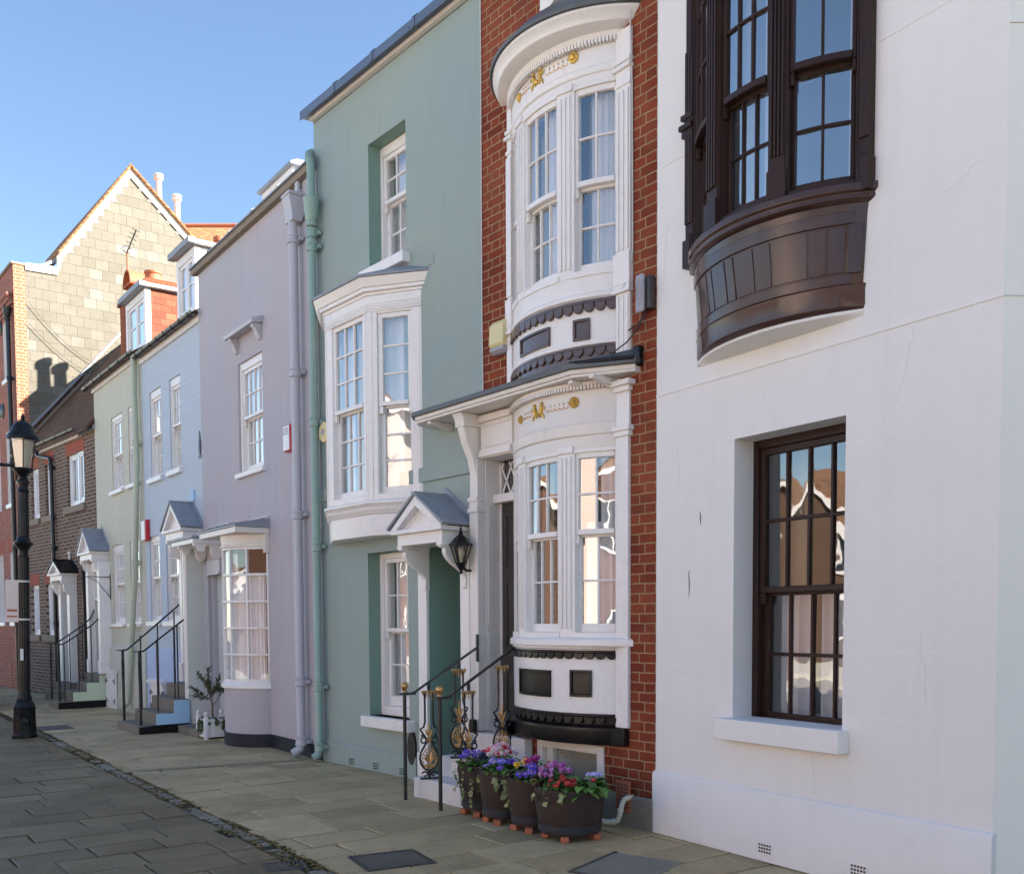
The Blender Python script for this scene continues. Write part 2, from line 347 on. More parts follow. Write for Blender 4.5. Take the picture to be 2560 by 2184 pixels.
def curtain(parent, T, u0, u1, z0, z1, d=.22, mat='curtain', amp=.02, period=.085):
    def fn(s, t):
        u = u0+(u1-u0)*s; k = 2*pi*u/period
        return T(u, d+amp*(sin(k+.7*sin(k*.31))+.4*sin(k*2.3+1))*(1-.35*t), z0+(z1-z0)*t)
    mb = MB(); mb.surf(fn, max(8, int(abs(u1-u0)/period*8)), 4)
    return mb.build('curtain', M[mat] if isinstance(mat, str) else mat, parent, ang=80, fix=False)
def sash_set(parent, T, u0, u1, z0, z1, cols, ru, rl, mat, split=None, st=.042, bar=.019, d0=.02, nu=1, gl='glass', bot=.075, horns=True, step=.042, rnd=None):
    """upper sash in front, lower sash set back; returns nothing, adds 'sash' and 'pane' children"""
    R = rnd or random
    sets = []
    if rl: sets = [(split, z1, ru, d0, .045, .042), (z0, split+.012, rl, d0+step, .03, bot)]
    else: sets = [(z0, z1, ru, d0, .045, bot)]
    for k, (a, b, rows, d, tr, br) in enumerate(sets):
        mb = MB(); dd = d+.038
        mb.tbox(T, u0, u0+st, d, dd, a, b, 1); mb.tbox(T, u1-st, u1, d, dd, a, b, 1)
        mb.tbox(T, u0+st, u1-st, d, dd, b-tr, b, nu); mb.tbox(T, u0+st, u1-st, d-(.012 if (rl and k == 0) else 0), dd, a, a+br, nu)
        if rl and k == 0 and horns:
            for uu in (u0, u1-st): mb.tbox(T, uu, uu+st, d+.004, dd-.004, a-.075, a, 1)
        gu0, gu1, gz0, gz1 = u0+st, u1-st, a+br, b-tr
        for i in range(1, cols): u = gu0+(gu1-gu0)*i/cols; mb.tbox(T, u-bar/2, u+bar/2, d+.006, dd-.004, gz0, gz1, 1)
        for i in range(1, rows): z = gz0+(gz1-gz0)*i/rows; mb.tbox(T, gu0, gu1, d+.008, dd-.006, z-bar/2, z+bar/2, nu)
        mb.build('sash', mat, parent, bevel=.004, seg=1)
        g = MB()
        for i in range(cols):
            for j in range(rows):
                ua, ub = gu0+(gu1-gu0)*i/cols, gu0+(gu1-gu0)*(i+1)/cols; za, zb = gz0+(gz1-gz0)*j/rows, gz0+(gz1-gz0)*(j+1)/rows
                sa, sb = R.uniform(-.010,.010), R.uniform(-.008,.008); um, zm = (ua+ub)/2, (za+zb)/2
                g.add([T(u, d+.024+sa*(u-um)+sb*(z-zm), z) for u, z in ((ua,za),(ub,za),(ub,zb),(ua,zb))], [(0,1,2,3)])
        g.build('pane', M[gl], parent, fix=False)
def window(parent, x0, x1, z0, z1, cols, ru, rl, mat=None, y=.0, split=None, fw=.06, head=None, T=None, gl='glass', sill=None, sill_mat=None, cur='full', cmat='curtain', name='window', bar=.019, nu=1, fd=.15, bot=.075, st=.042, low=.045):
    mat = mat or M['white_wood']; T = T or planeT(y); head = head or fw
    f = MB()
    f.tbox(T, x0, x0+fw, 0, fd, z0, z1); f.tbox(T, x1-fw, x1, 0, fd, z0, z1)
    f.tbox(T, x0+fw, x1-fw, 0, fd, z1-head, z1, nu); f.tbox(T, x0+fw, x1-fw, -.012, fd, z0, z0+low, nu)
    fr = f.build(name, mat, parent, bevel=.005, seg=1)
    if rl and split is None: split = (z0+z1)/2
    sash_set(fr, T, x0+fw, x1-fw, z0+low, z1-head, cols, ru, rl, mat, split, gl=gl, bar=bar, nu=nu, bot=bot, st=st)
    if sill:
        s = MB(); a, b, zt, zb, pr = sill; s.box(a, b, -pr, y+.02, zb, zt); s.build('sill', sill_mat or mat, fr, bevel=.008)
    i0, i1 = x0+fw, x1-fw; L = i1-i0
    if cur == 'full': curtain(fr, T, i0-.05, i1+.05, z0, z1, .185, cmat)
    elif cur == 'sides':
        curtain(fr, T, i0-.06, i0+L*.34, z0, z1, .19, cmat); curtain(fr, T, i1-L*.34, i1+.06, z0, z1, .19, cmat)
    elif cur == 'low': curtain(fr, T, i0-.05, i1+.05, z0, (z0+z1)/2, .20, cmat)
    elif cur == 'left': curtain(fr, T, i0-.06, i0+L*.45, z0, z1, .24, cmat)
    return fr
def scroll_poly(p, z1, h, n=14):
    """bracket outline in (y,z): projects p at the top z1, tapers down h"""
    pts = [(0, z1), (-p, z1), (-p, z1-.10*h)]
    for i in range(n+1):
        t = i/n; ang = pi*(.5+1.0*t)
        if t < .5: a = t/.5*pi; pts.append((-p*(.86-.30*(t/.5)) - .10*p*sin(a), z1-h*(.12+.36*(t/.5))))
        else: a = (t-.5)/.5; pts.append((-p*(.56-.40*a)+.16*p*sin(a*pi), z1-h*(.48+.40*a)))
    pts += [(-.16*p, z1-.96*h), (-.12*p, z1-h), (0, z1-h)]
    return pts
def bracket(parent, x, t, p, z1, h, mat, boss=True):
    mb = MB(); mb.prism(scroll_poly(p, z1, h), 'x', x-t/2, x+t/2)
    if boss:
        mb.box(x-t*.75, x+t*.75, -p*1.02, 0, z1-.03, z1+.004)
    return mb.build('bracket', mat, parent, bevel=.006)
def gable_hood(parent, x0, x1, zb, za, p, mat, lead, brackets=(.10, .5), entab=.13, bt=.06):
    """pedimented door hood: front gable on the street side, lead slopes, entablature sides, scroll brackets"""
    xm = (x0+x1)/2; mb = MB(); e = .0
    mb.box(x0+.06, x1-.06, -p+.03, 0, zb-entab, zb-.02)                                  # entablature
    mb.box(x0+.01, x1-.01, -p-.02, 0, zb-.022, zb+.02)                                   # cornice shelf
    mb.prism([(x0+.10, zb+.02), (x1-.10, zb+.02), (xm, za-.12)], 'y', -p+.07, -p+.10)    # tympanum
    for s in (-1, 1):                                                                     # raking boards
        xe = xm+s*(xm-x0); dx = xe-xm; dz = zb-za; L = hypot(dx, dz); nx, nz = dz/L*.085*(1 if s > 0 else 1), 0
        mb.prism([(xe, zb+.02), (xm, za), (xm, za-.10), (xe-s*.10, zb+.02)], 'y', -p-.015, -p+.06)
        mb.prism([(xe-s*.05, zb+.02), (xm, za-.05), (xm, za-.13), (xe-s*.16, zb+.02)], 'y', -p+.0605, -p+.085)
    h = mb.build('door_hood', mat, parent, bevel=.005)
    lb = MB()
    for s in (-1, 1):
        xe = xm+s*(xm-x0+.03)
        lb.prism([(xe, zb+.022), (xm, za+.004), (xm, za+.03), (xe+s*.012, zb+.044)], 'y', -p-.035, .0)
    lb.prism([(xm-.035, za+.005), (xm+.035, za+.005), (xm+.03, za+.035), (xm-.03, za+.035)], 'y', -p-.037, .002)
    for s in (-1, 1):                                                                     # flashing turned up the wall
        xe = xm+s*(xm-x0+.02); lb.prism([(xe, zb+.045), (xm, za+.031), (xm, za+.10), (xe+s*.02, zb+.11)], 'y', -.012, -.002)
    lb.build('lead_roof', lead, h, bevel=.003)
    if brackets:
        bp, bh = brackets
        for x in (x0+.10, x1-.10): bracket(h, x, bt, p*.92, zb-entab-.002, bh, mat)
    return h
def downpipe(parent, pts, r, mat, joints=(), hopper=None, name='downpipe', foot=True, lug=True):
    mb = MB(); pts = [Vector(p) for p in pts]; mb.tube(pts, r, 14)
    for p in joints:
        p = Vector(p); mb.lathe([(r*1.02,-.045),(r*1.3,-.04),(r*1.34,-.02),(r*1.24,-.01),(r*1.24,.03),(r*1.38,.035),(r*1.38,.055),(r*1.05,.06)], 14, p)
        if lug: mb.box(p.x-r*1.9, p.x+r*1.9, p.y+r*.7, p.y+r*1.6, p.z-.012, p.z+.03)
    if hopper: mb.lathe([(r, -.20),(r*1.3,-.19),(r*1.35,-.15),(r*1.1,-.14),(r*1.5,-.10),(r*1.75,-.03),(r*1.8,.05),(r*2.0,.075),(r*2.0,.11),(r*1.6,.11)], 20, hopper)
    return mb.build(name, mat, parent, ang=40)
def gutter(parent, x0, x1, y, z, mat, r=.06, brackets=6):
    mb = MB(); n = 8
    prof = [(y-r*cos(pi*i/n)*1.0, z-r*sin(pi*i/n)*1.0) for i in range(n+1)]
    outer = prof+[(b[0], b[1]+.004) for b in ((prof[-1]),)]; inner = [(y-(r-.006)*cos(pi*i/n), z-(r-.006)*sin(pi*i/n)) for i in range(n, -1, -1)]
    mb.prism(prof+inner, 'x', x0, x1)
    for i in range(brackets):
        x = x0+(x1-x0)*(i+.5)/brackets
        mb.prism([(y-(r+.008)*cos(pi*k/n), z-(r+.008)*sin(pi*k/n)) for k in range(n+1)]+[(y+(r), z+.006), (y-(r), z+.006)], 'x', x-.02, x+.02)
    return mb.build('gutter', mat, parent)
def pitched_roof(parent, x0, x1, ze, zr, yr, yb, mat, over=.12, t=.06):
    mb = MB(); s = (zr-ze)/yr
    mb.prism([(-over, ze-over*s), (yr, zr), (yr, zr+t), (-over, ze-over*s+t)], 'x', x0, x1)
    mb.prism([(yr, zr), (yb, ze), (yb, ze+t), (yr, zr+t)], 'x', x0, x1)
    return mb.build('roof', mat, parent)
def flat_roof(parent, x0, x1, z, D, mat): return MB().box(x0, x1, .0, D, z-.05, z).build('roof', mat, parent)
def airbrick(parent, x, z, w, h, mat, y=-.004):
    mb = MB()
    mb.box(x, x+w, y, y+.02, z, z+h)
    mb.k = 1
    for r in range(3):
        for c in range(5): mb.box(x+w*(.08+.18*c), x+w*(.08+.18*c)+w*.11, y-.003, y+.01, z+h*(.12+.3*r), z+h*(.12+.3*r)+h*.16)
    return mb.build('air_brick', [mat, M['dark']], parent)
# ------------------------------------------------------------------ 1 white corner house
W = house((5.124, 2.604), 3.93, 'white rendered corner house with dark brown timber bow window and sash window')
wx0 = -2.683
wall(W, [M['white_stucco'], M['white_stucco']], wx0, 0, 0, 9.6, [(-1.89, -.975, .80, 2.83, .19), (-2.02, -.98, 4.12, 6.25, .2)], back=False)
sd = (.543, .84); sb = MB()
sb.add([(0,0,0), (sd[0]*6, sd[1]*6, 0), (sd[0]*6, sd[1]*6, 9.6), (0,0,9.6)], [(0,1,2,3)])
sb.build('side_wall', M['white_side_lit'], W, fix=False)
bk = MB(); bk.add([(wx0,0,0),(wx0,7,0),(wx0,7,9.6),(wx0,0,9.6)], [(0,1,2,3)]); bk.add([(wx0,7,0),(3.26,7,0),(3.26,7,9.6),(wx0,7,9.6)], [(0,1,2,3)])
bk.add([(3.26,7,0),(3.26,5.04,0),(3.26,5.04,9.6),(3.26,7,9.6)], [(0,1,2,3)]); bk.build('back_wall', M['white_side_lit'], W, fix=False)
MB().prism([(wx0,0),(0,0),(3.26,5.04),(3.26,7),(wx0,7)], 'z', 9.55, 9.6).build('roof', M['lead'], W)
dark_backing(W, wx0, 0, 9.4, 1.6, (3.3,))
pl = MB()   # plinth
pl.prism([(-.028, .0), (-.028, .445), (-.018, .465), (0, .475), (.05, .475), (.05, 0)], 'x', wx0-.012, .012)
pl.build('plinth', M['white_stucco'], W, bevel=.006)
# string course: a thin proud drip with a fine joint
sc = MB(); sc.box(wx0, .008, -.007, .0, 3.262, 3.274); sc.box(wx0, .0, -.0035, .0, 4.9, 4.904)
a = MB()
for z, t in ((3.262, .012), (4.62, .006)):
    a.add([(0.004,-.008,z), (sd[0]*6+.004, sd[1]*6-.008, z), (sd[0]*6+.004, sd[1]*6-.008, z+t), (.004,-.008,z+t), (0,0,z), (sd[0]*6, sd[1]*6, z), (sd[0]*6, sd[1]*6, z+t), (0,0,z+t)], [(0,1,2,3),(4,7,6,5),(0,4,5,1),(3,2,6,7)])
sc.v += a.v; 
o_ = len(sc.v)-len(a.v); sc.f += [tuple(i+o_ for i in f) for f in a.f]; sc.m += a.m
sc.build('string_course', M['white_stucco'], W)
# scored ashlar lines, a couple of millimetres deep
jl = []
JB = lambda *a: jl.append(a)
for k, z in enumerate((1.02, 1.42, 1.83, 2.25, 2.66)):
    for xa, xb in ((wx0, -1.89), (-.975, -.02)): JB(xa+.01, xb-.01, -.0012, .0, z, z+.0025)
for z in (3.72, 4.2, 5.3, 5.75): JB(-.75, -.02, -.0012, 0, z, z+.0025)
for x, z0, z1 in ((-1.62, 2.86, 3.26), (-2.3, 1.42, 1.83), (-.5, 1.02, 1.42), (-.42, 2.25, 2.66), (-1.3, .475, .79)): JB(x, x+.0025, -.0012, 0, z0, z1)
for q in jl: MB().box(*q).build('scored_joint', M['white_side_lit'], W)
window(W, -1.92, -.94, .79, 2.85, 4, 2, 2, M['brown_frame'], y=.185, split=1.79, fw=.075, head=.08, low=.07, bot=.11, st=.045, bar=.024, gl='glass_dark', cur=None,
       sill=(-1.975, -.93, .935, .79, .10), sill_mat=M['white_stucco'])
wf = [c for c in W.children if c.name.startswith('window')][0]
for a0, a1 in ((-1.80, -1.52), (-1.46, -1.25), (-1.18, -.98)): curtain(wf, planeT(.185), a0, a1, .86, 1.80, .2, 'curtain', .03, .10)
curtain(wf, planeT(.185), -1.90, -1.66, .86, 2.8, .34, 'drape', .03, .11)
airbrick(W, -1.62, .055, .125, .075, M['white_stucco'], -.033); airbrick(W, -.88, .065, .125, .075, M['white_stucco'], -.033)
ck = MB()  # flaking paint
for x, z, h in ((-2.215, 2.33, .09), (-2.325, 1.87, .20)):
    random.seed(int(z*100))
    pts = [(x+random.uniform(-.006,.006), z-h/2+h*i/5) for i in range(6)]
    ck.prism([(p[0]-.006*sin(pi*(i+.4)/6), p[1]) for i, p in enumerate(pts)]+[(p[0]+.006*sin(pi*(i+.4)/6), p[1]) for i, p in reversed(list(enumerate(pts)))], 'y', -.0015, 0)
ck.build('flaked_paint', M['stone'], W)
Rk = random.Random(31)
for x, z, dx, dz, n in ((-2.45, 2.95, .02, -.42, 9), (-.62, 2.84, .10, .38, 9), (-2.5, 1.25, .30, -.06, 8), (-.45, 1.55, .05, -.45, 9), (-1.2, .76, .03, -.26, 7), (-.35, 3.9, .22, .10, 8), (-2.62, 4.0, .06, .5, 9)):
    P = [(x+dx*i/n+Rk.uniform(-.012,.012), z+dz*i/n+Rk.uniform(-.012,.012)) for i in range(n+1)]; wd = .0008
    vert = abs(dz) > abs(dx); q = [(p[0]-(wd if vert else 0), p[1]-(0 if vert else wd)) for p in P]+[(p[0]+(wd if vert else 0), p[1]+(0 if vert else wd)) for p in reversed(P)]
    MB().prism(q, 'y', -.0008, .0).build('hairline_crack', M['porch_grey'], W)
# brown timber bow window
bx0, bx1, bs = -2.30, -.82, .33
T = arcT(bx0, bx1, bs); U = T.U
ap = MB()
ap.loft([(bx0, bx1, bs-.005, 4.10), (bx0+.02, bx1-.02, bs-.03, 3.98), (bx0+.055, bx1-.045, bs-.085, 3.56), (bx0+.055, bx1-.045, bs-.10, 3.555), (bx0+.055, bx1-.045, .02, 3.56), (bx0+.1, bx1-.1, .05, 4.10)], 28)
bw = ap.build('bow_window', M['brown_wood'], W, bevel=.004)
sk = MB(); sk.loft([(bx0+.03, bx1-.02, bs-.075, 3.575), (bx0+.04, bx1-.028, bs-.085, 3.545), (bx0+.04, bx1-.028, bs-.09, 3.45), (bx0+.05, bx1-.04, bs-.12, 3.43), (bx0+.05, bx1-.04, .0, 3.43), (bx0+.05, bx1-.04, .0, 3.56)], 28)
sk.build('skirting', M['brown_wood'], bw, bevel=.005)
so = MB(); so.loft([(bx0+.055, bx1-.045, bs-.13, 3.428), (bx0+.055, bx1-.045, bs-.13, 3.41), (bx0+.05, bx1-.04, .0, 3.385), (bx0+.05, bx1-.04, .0, 3.425)], 24)
so.build('soffit', M['white_stucco'], bw)
sl = MB(); sl.loft([(bx0-.05, bx1+.05, bs+.03, 4.13), (bx0-.05, bx1+.05, bs+.03, 4.09), (bx0-.03, bx1+.03, bs+.015, 4.075), (bx0-.035, bx1+.035, bs+.015, 4.05), (bx0, bx1, bs-.02, 4.03), (bx0+.1, bx1-.1, .1, 4.03), (bx0+.1, bx1-.1, .1, 4.15)], 28)
sl.build('sill', M['brown_wood'], bw, bevel=.004)
pb = MB()   # raised boards on the apron
def apron(u, d, z):
    t = (z-3.56)/(3.98-3.56); s = bs-.085+.055*t; xa, xb = bx0+.055-.035*t, bx1-.045+.025*t
    c = (xb-xa)/2; R = (c*c+s*s)/(2*s); am = asin(c/R); ang = -am+2*am*u
    return ((xa+xb)/2+(R-d)*sin(ang), R-s-(R-d)*cos(ang), z)
bd = [.07, .15, .25, .30, .40, .455, .56, .64, .79, .86, .93]
for i in range(len(bd)-1):
    pb.tbox(apron, bd[i]+.004, bd[i+1]-.004, -.006, .01, 3.645, 3.905, 4)
pb.build('boarding', M['brown_wood'], bw, bevel=.002, seg=1)
md = MB()
md.tbox(apron, .02, .955, -.012, .01, 3.915, 3.985, 26); md.tbox(apron, .02, .955, -.012, .01, 3.575, 3.635, 26); md.tbox(apron, .935, .99, -.012, .01, 3.6355, 3.9145, 3)
md.build('apron_rail', M['brown_wood'], bw, bevel=.004)
# posts and mullions
ps = MB(); H0, H1 = 4.13, 6.15
def fluted(mb, ua, ub, z0, z1):
    mb.tbox(T, ua, ub, -.01, .13, z0, z1, 2)
    n = 4
    for i in range(n):
        c = ua+(ub-ua)*(i+.5)/n; w_ = (ub-ua)/n*.28; mb.tbox(T, c-w_, c+w_, -.024, -.009, z0+.25, z1-.02)
    mb.tbox(T, ua-.012, ub+.012, -.03, .12, z0, z0+.17, 2)
for a0, a1 in ((14.2, 19.6), (-17.5, -10.6), (43.9, 47.6), (-47.6, -43.9)): fluted(ps, U(a0), U(a1), H0, H1)
for xa, xb in ((-2.33, -2.25), (-.865, -.80)):
    ps.box(xa, xb, -.05, .06, H0-.02, H1)
    for i in range(3): c = xa+(xb-xa)*(i+.5)/3; ps.box(c-.012, c+.012, -.062, -.049, H0+.25, H1-.6)
    ps.box(xa-.01, xb+.01, -.07, 0, H0-.05, H0+.14)
for z, e in ((4.98, .015), (5.03, .03), (5.10, .02)): ps.box(-2.345-e, -2.25, -.05-e, .0, z, z+.035)
ps.build('post', M['brown_frame'], bw, bevel=.004)
hd = MB(); hd.loft([(bx0-.04, bx1+.04, bs+.03, 6.15), (bx0-.04, bx1+.04, bs+.03, 6.42), (bx0, bx1, .1, 6.42), (bx0, bx1, .1, 6.15)], 24); hd.build('head', M['brown_wood'], bw)
for a0, a1, cn in ((19.6, 43.9, 2), (-10.6, 14.2, 3), (-43.9, -17.5, 2)):
    f = MB(); f.tbox(T, U(a0), U(a0)+.016, 0, .1, H0, H1); f.tbox(T, U(a1)-.016, U(a1), 0, .1, H0, H1); f.tbox(T, U(a0), U(a1), 0, .1, H0, H0+.03, 6)
    f.build('frame', M['brown_frame'], bw)
    sash_set(bw, T, U(a0)+.015, U(a1)-.015, H0+.03, H1, cn, 3, 2, M['brown_frame'], 4.86, nu=6, gl='glass_bow', bot=.05, bar=.018, st=.026)
curtain(bw, T, U(5), U(15), 4.2, 6.1, .16, 'curtain', .02, .10); curtain(bw, T, U(-11), U(-5), 4.2, 6.1, .2, 'drape', .02, .12)  # cream drape added to imitate cream stone mirrored in these panes

# ------------------------------------------------------------------ 2 red brick house
B = house((5.308, 5.284), -1.91, 'red brick house with stacked white bow windows and black and gold trim')
bz = 10.2
wall(B, [M['brick_red'], M['white_wood']], -2.14, 0, 0, bz, [(-2.12, -1.66, .60, 3.08, .2), (-1.68, -.42, 1.4, 3.05, .1), (-1.68, -.42, 4.3, 5.85, .1), (-1.36, -.56, .02, .585, .12)])
flat_roof(B, -2.14, 0, bz, 5.5, M['lead']); dark_backing(B, -2.14, 0, bz-.2, 1.5, (3.5, 6.6))
# white stucco patch and raking flashing under the second-floor window
wp = MB(); wp.prism([(-1.30, 6.60), (-1.30, 6.75), (-1.26, 6.75), (-1.26, 7.4), (-.55, 7.4), (-.55, 6.86), (-1.38, 6.50), (-1.38, 6.60)], 'y', -.018, 0); wp.build('stucco_patch', M['white_stucco'], B)
bfl = MB(); bfl.prism([(-1.42, 6.44), (-1.40, 6.51), (-.30, 6.99), (-.30, 6.90)], 'y', -.03, 0); bfl.build('flashing', M['stone'], B)
# ---- upper bow
def ornament(parent, T, u0, z0, sc=1.0):
    """gilded strip: rosette - rushes - pair of figures - rushes - rosette"""
    def ros(mb, u, z, r):
        for k in range(9):
            a = 2*pi*k/9; mb.sphere(T(u+r*.62*cos(a), -.008, z+r*.62*sin(a)), r*.40, 6)
        mb.sphere(T(u, -.016, z), r*.55, 8)
    L = MB(); ros(L, u0-.30*sc, z0-.01, .036*sc); L.build('rosette', M['gold_bright'], parent)
    L = MB(); ros(L, u0+.385*sc, z0+.015, .046*sc); L.build('rosette', M['gold_bright'], parent)
    for a, b, n in ((-.25, -.10, 4), (.10, .33, 5)):
        g = MB()
        for k in range(n):
            u = u0+(a+(b-a)*(k+.5)/n)*sc; w_ = abs(b-a)*sc/n/2
            pts = [T(u-w_+2*w_*i/6, -.006, z0-.018*sc+.018*sc*(1-(2*i/6-1)**2)*-1+.012) for i in range(7)]
            g.tube(pts, .0035*sc, 5); g.tube([T(u+w_, -.006, z0+.01), T(u+w_*.9, -.006, z0+.032*sc)], [.004*sc, .001], 5); g.tube([T(u+w_, -.006, z0+.01), T(u+w_*1.4, -.006, z0+.024*sc)], [.003*sc, .001], 5)
        g.build('rush_border', M['gold'], parent)
    f = MB()
    for s in (-1, 1):
        c = u0+s*.045*sc
        f.sphere(T(c+s*.004, -.012, z0+.055*sc), .017*sc, 8); f.tube([T(c, -.012, z0+.04*sc), T(c-s*.01, -.012, z0+.0), T(c-s*.012, -.01, z0-.03*sc)], [.015*sc, .021*sc, .012*sc], 7)
        f.tube([T(c-s*.012, -.01, z0-.02*sc), T(c+s*.02*sc, -.01, z0-.035*sc), T(c+s*.03*sc, -.01, z0-.065*sc)], [.012*sc, .010*sc, .006*sc], 6)
        f.tube([T(c-s*.012, -.01, z0-.02*sc), T(c-s*.025*sc, -.01, z0-.05*sc)], [.011*sc, .006*sc], 6)
        f.tube([T(c, -.014, z0+.03*sc), T(c+s*.03*sc, -.012, z0+.01*sc), T(c+s*.045*sc, -.01, z0+.035*sc)], [.008*sc, .007*sc, .004*sc], 6)
    f.sphere(T(u0, -.012, z0-.025*sc), .018*sc, 8)
    f.build('gilt_figures', M['gold_bright'], parent)
def scallops(parent, T, u0, u1, zt, h, n, mat, name='scalloped_band', d=-.016):
    mb = MB(); mb.tbox(T, u0, u1, d-.004, .0, zt-h*.28, zt, 24)
    wd = (u1-u0)/n
    for k in range(n):
        a, b = u0+wd*k+wd*.02, u0+wd*(k+1)-wd*.02; cu = (a+b)/2; r = (b-a)/2; P = []
        for i in range(11):
            t = pi*i/10; P.append((cu-r*cos(t), zt-h*.28-(h*.72)*sin(t)**.8))
        vs = [T(u, d-.012, z) for u, z in P]+[T(u, .0, z) for u, z in P]; m_ = len(P)
        mb.add(vs, [tuple(range(m_)), tuple(range(2*m_-1, m_-1, -1))]+[(i, i+m_, (i+1) % m_+m_, (i+1) % m_) for i in range(m_)])
    return mb.build(name, mat, parent, bevel=.004, seg=1)
def panel(parent, T, u0, u1, z0, z1, mat):
    mb = MB(); f = .022
    mb.tbox(T, u0+f, u1-f, -.008, 0, z0+f, z1-f, 6)
    for a, b, c, d in ((u0, u1, z0, z0+f), (u0, u1, z1-f, z1)): mb.tbox(T, a, b, -.022, 0, c, d, 6)
    for a in (u0, u1-f): mb.tbox(T, a, a+f, -.0215, 0, z0+f, z1-f, 1)
    return mb.build('panel', mat, parent, bevel=.003, seg=1)
def dentils(parent, x0, x1, sag, z0, z1, n, mat, pr=.03):
    Td = arcT(x0, x1, sag); mb = MB(); L = Td.half*2
    for k in range(n):
        a = -Td.half+L*(k+.15)/n; mb.tbox(Td, a, a+L*.62/n, -pr, .01, z0, z1)
    return mb.build('dentils', mat, parent)
kx0, kx1, ks = -1.70, -.40, .205
Tb = arcT(kx0, kx1, ks); Ub = Tb.U
body = MB()
body.loft([(kx0, kx1, ks, 3.55), (kx0, kx1, ks, 4.115), (kx0-.02, kx1+.02, ks+.02, 4.12), (kx0-.02, kx1+.02, ks+.022, 4.15), (kx0, kx1, ks, 4.165), (kx0, kx1, ks, 4.30), (kx0, kx1, .0, 4.30), (kx0, kx1, .0, 3.55)], 28)
bow1 = body.build('bow_window', M['white_wood'], B, bevel=.003)
fr = MB()
fr.loft([(kx0, kx1, ks, 5.755), (kx0, kx1, ks, 5.80), (kx0-.015, kx1+.015, ks+.018, 5.81), (kx0-.02, kx1+.02, ks+.026, 5.85), (kx0-.01, kx1+.01, ks+.008, 5.865), (kx0, kx1, ks+.004, 5.87), (kx0, kx1, ks+.004, 6.05), (kx0, kx1, 0, 6.05), (kx0, kx1, 0, 5.755)], 28)
fr.build('frieze', M['white_wood'], bow1, bevel=.003)
co = MB()
co.loft([(kx0-.0, kx1+.0, ks+.0, 6.02), (kx0-.03, kx1+.03, ks+.045, 6.03), (kx0-.06, kx1+.06, ks+.075, 6.075), (kx0-.12, kx1+.12, ks+.17, 6.09), (kx0-.15, kx1+.16, ks+.19, 6.10), (kx0-.16, kx1+.18, ks+.20, 6.13), (kx0-.19, kx1+.22, ks+.24, 6.165), (kx0-.19, kx1+.22, ks+.24, 6.185), (kx0, kx1, 0, 6.185), (kx0, kx1, 0, 6.02)], 30)
co.build('cornice', M['white_wood'], bow1, bevel=.003)
dentils(bow1, kx0-.02, kx1+.02, ks+.03, 6.005, 6.045, 52, M['white_wood'], .028)
lr = MB(); lr.loft([(kx0-.22, kx1+.25, ks+.26, 6.187), (kx0-.225, kx1+.255, ks+.265, 6.21), (kx0-.14, kx1+.16, ks+.12, 6.36), (kx0, kx1, .02, 6.58), (kx0, kx1, .0, 6.20)], 30)
lr.build('lead_roof', M['mossy_lead'], bow1)
# bottom: black band, scallops, panels
bb = MB(); bb.tbox(Tb, -Tb.half, Tb.half, -.010, .0, 3.555, 3.715, 28); bb.build('painted_band', M['brown_copper'], bow1)
scallops(bow1, Tb, -Tb.half, Tb.half, 3.755, .085, 15, M['brown_copper'])
cm = MB(); cm.tbox(Tb, -Tb.half, Tb.half, -.018, .0, 3.756, 3.79, 28); cm.build('moulding', M['white_wood'], bow1, bevel=.006)
scallops(bow1, Tb, -Tb.half, Tb.half, 4.105, .10, 15, M['brown_copper'])
panel(bow1, Tb, Ub(-17.5), Ub(4.3), 3.815, 3.965, M['brown_copper']); panel(bow1, Tb, Ub(16.2), Ub(23.5), 3.80, 3.965, M['brown_copper'])
ornament(bow1, Tb, Tb.R*radians(-3.0), 5.955)
def bow_lights(bow, z0, z1, split, horns=True, fwx=.0):
    po = MB()
    for a0, a1 in ((9.0, 15.4), (-22.0, -15.6)):
        po.tbox(Tb, Ub(a0), Ub(a1), -.004, .12, z0-.04, z1+.02, 2)
        for i in range(3): c = Ub(a0)+(Ub(a1)-Ub(a0))*(i+.5)/3; po.tbox(Tb, c-.011, c+.011, -.014, -.003, z0+.03, z1-.06)
        po.tbox(Tb, Ub(a0)-.012, Ub(a1)+.012, -.022, .02, z1-.03, z1+.025, 2)
    po.build('mullion', M['white_wood'], bow, bevel=.003, seg=1)
    fm = MB()
    for a0, a1 in ((15.4, 35.6), (-15.6, 9.0), (-35.0, -22.0)):
        fm.tbox(Tb, Ub(a0), Ub(a0)+.02, .0, .11, z0-.04, z1); fm.tbox(Tb, Ub(a1)-.02, Ub(a1), .0, .11, z0-.04, z1); fm.tbox(Tb, Ub(a0)+.02, Ub(a1)-.02, .0, .11, z1-.03, z1, 6); fm.tbox(Tb, Ub(a0), Ub(a1), -.012, .11, z0-.045, z0, 6)
    fm.build('frame', M['white_wood'], bow)
    for a0, a1, cn in ((15.4, 35.6, 2), (-15.6, 9.0, 3), (-35.0, -22.0, 2)):
        sash_set(bow, Tb, Ub(a0)+.018, Ub(a1)-.018, z0, z1-.028, cn, 2, 2, M['white_wood'], split, nu=6, st=.026, bar=.016, bot=.07)
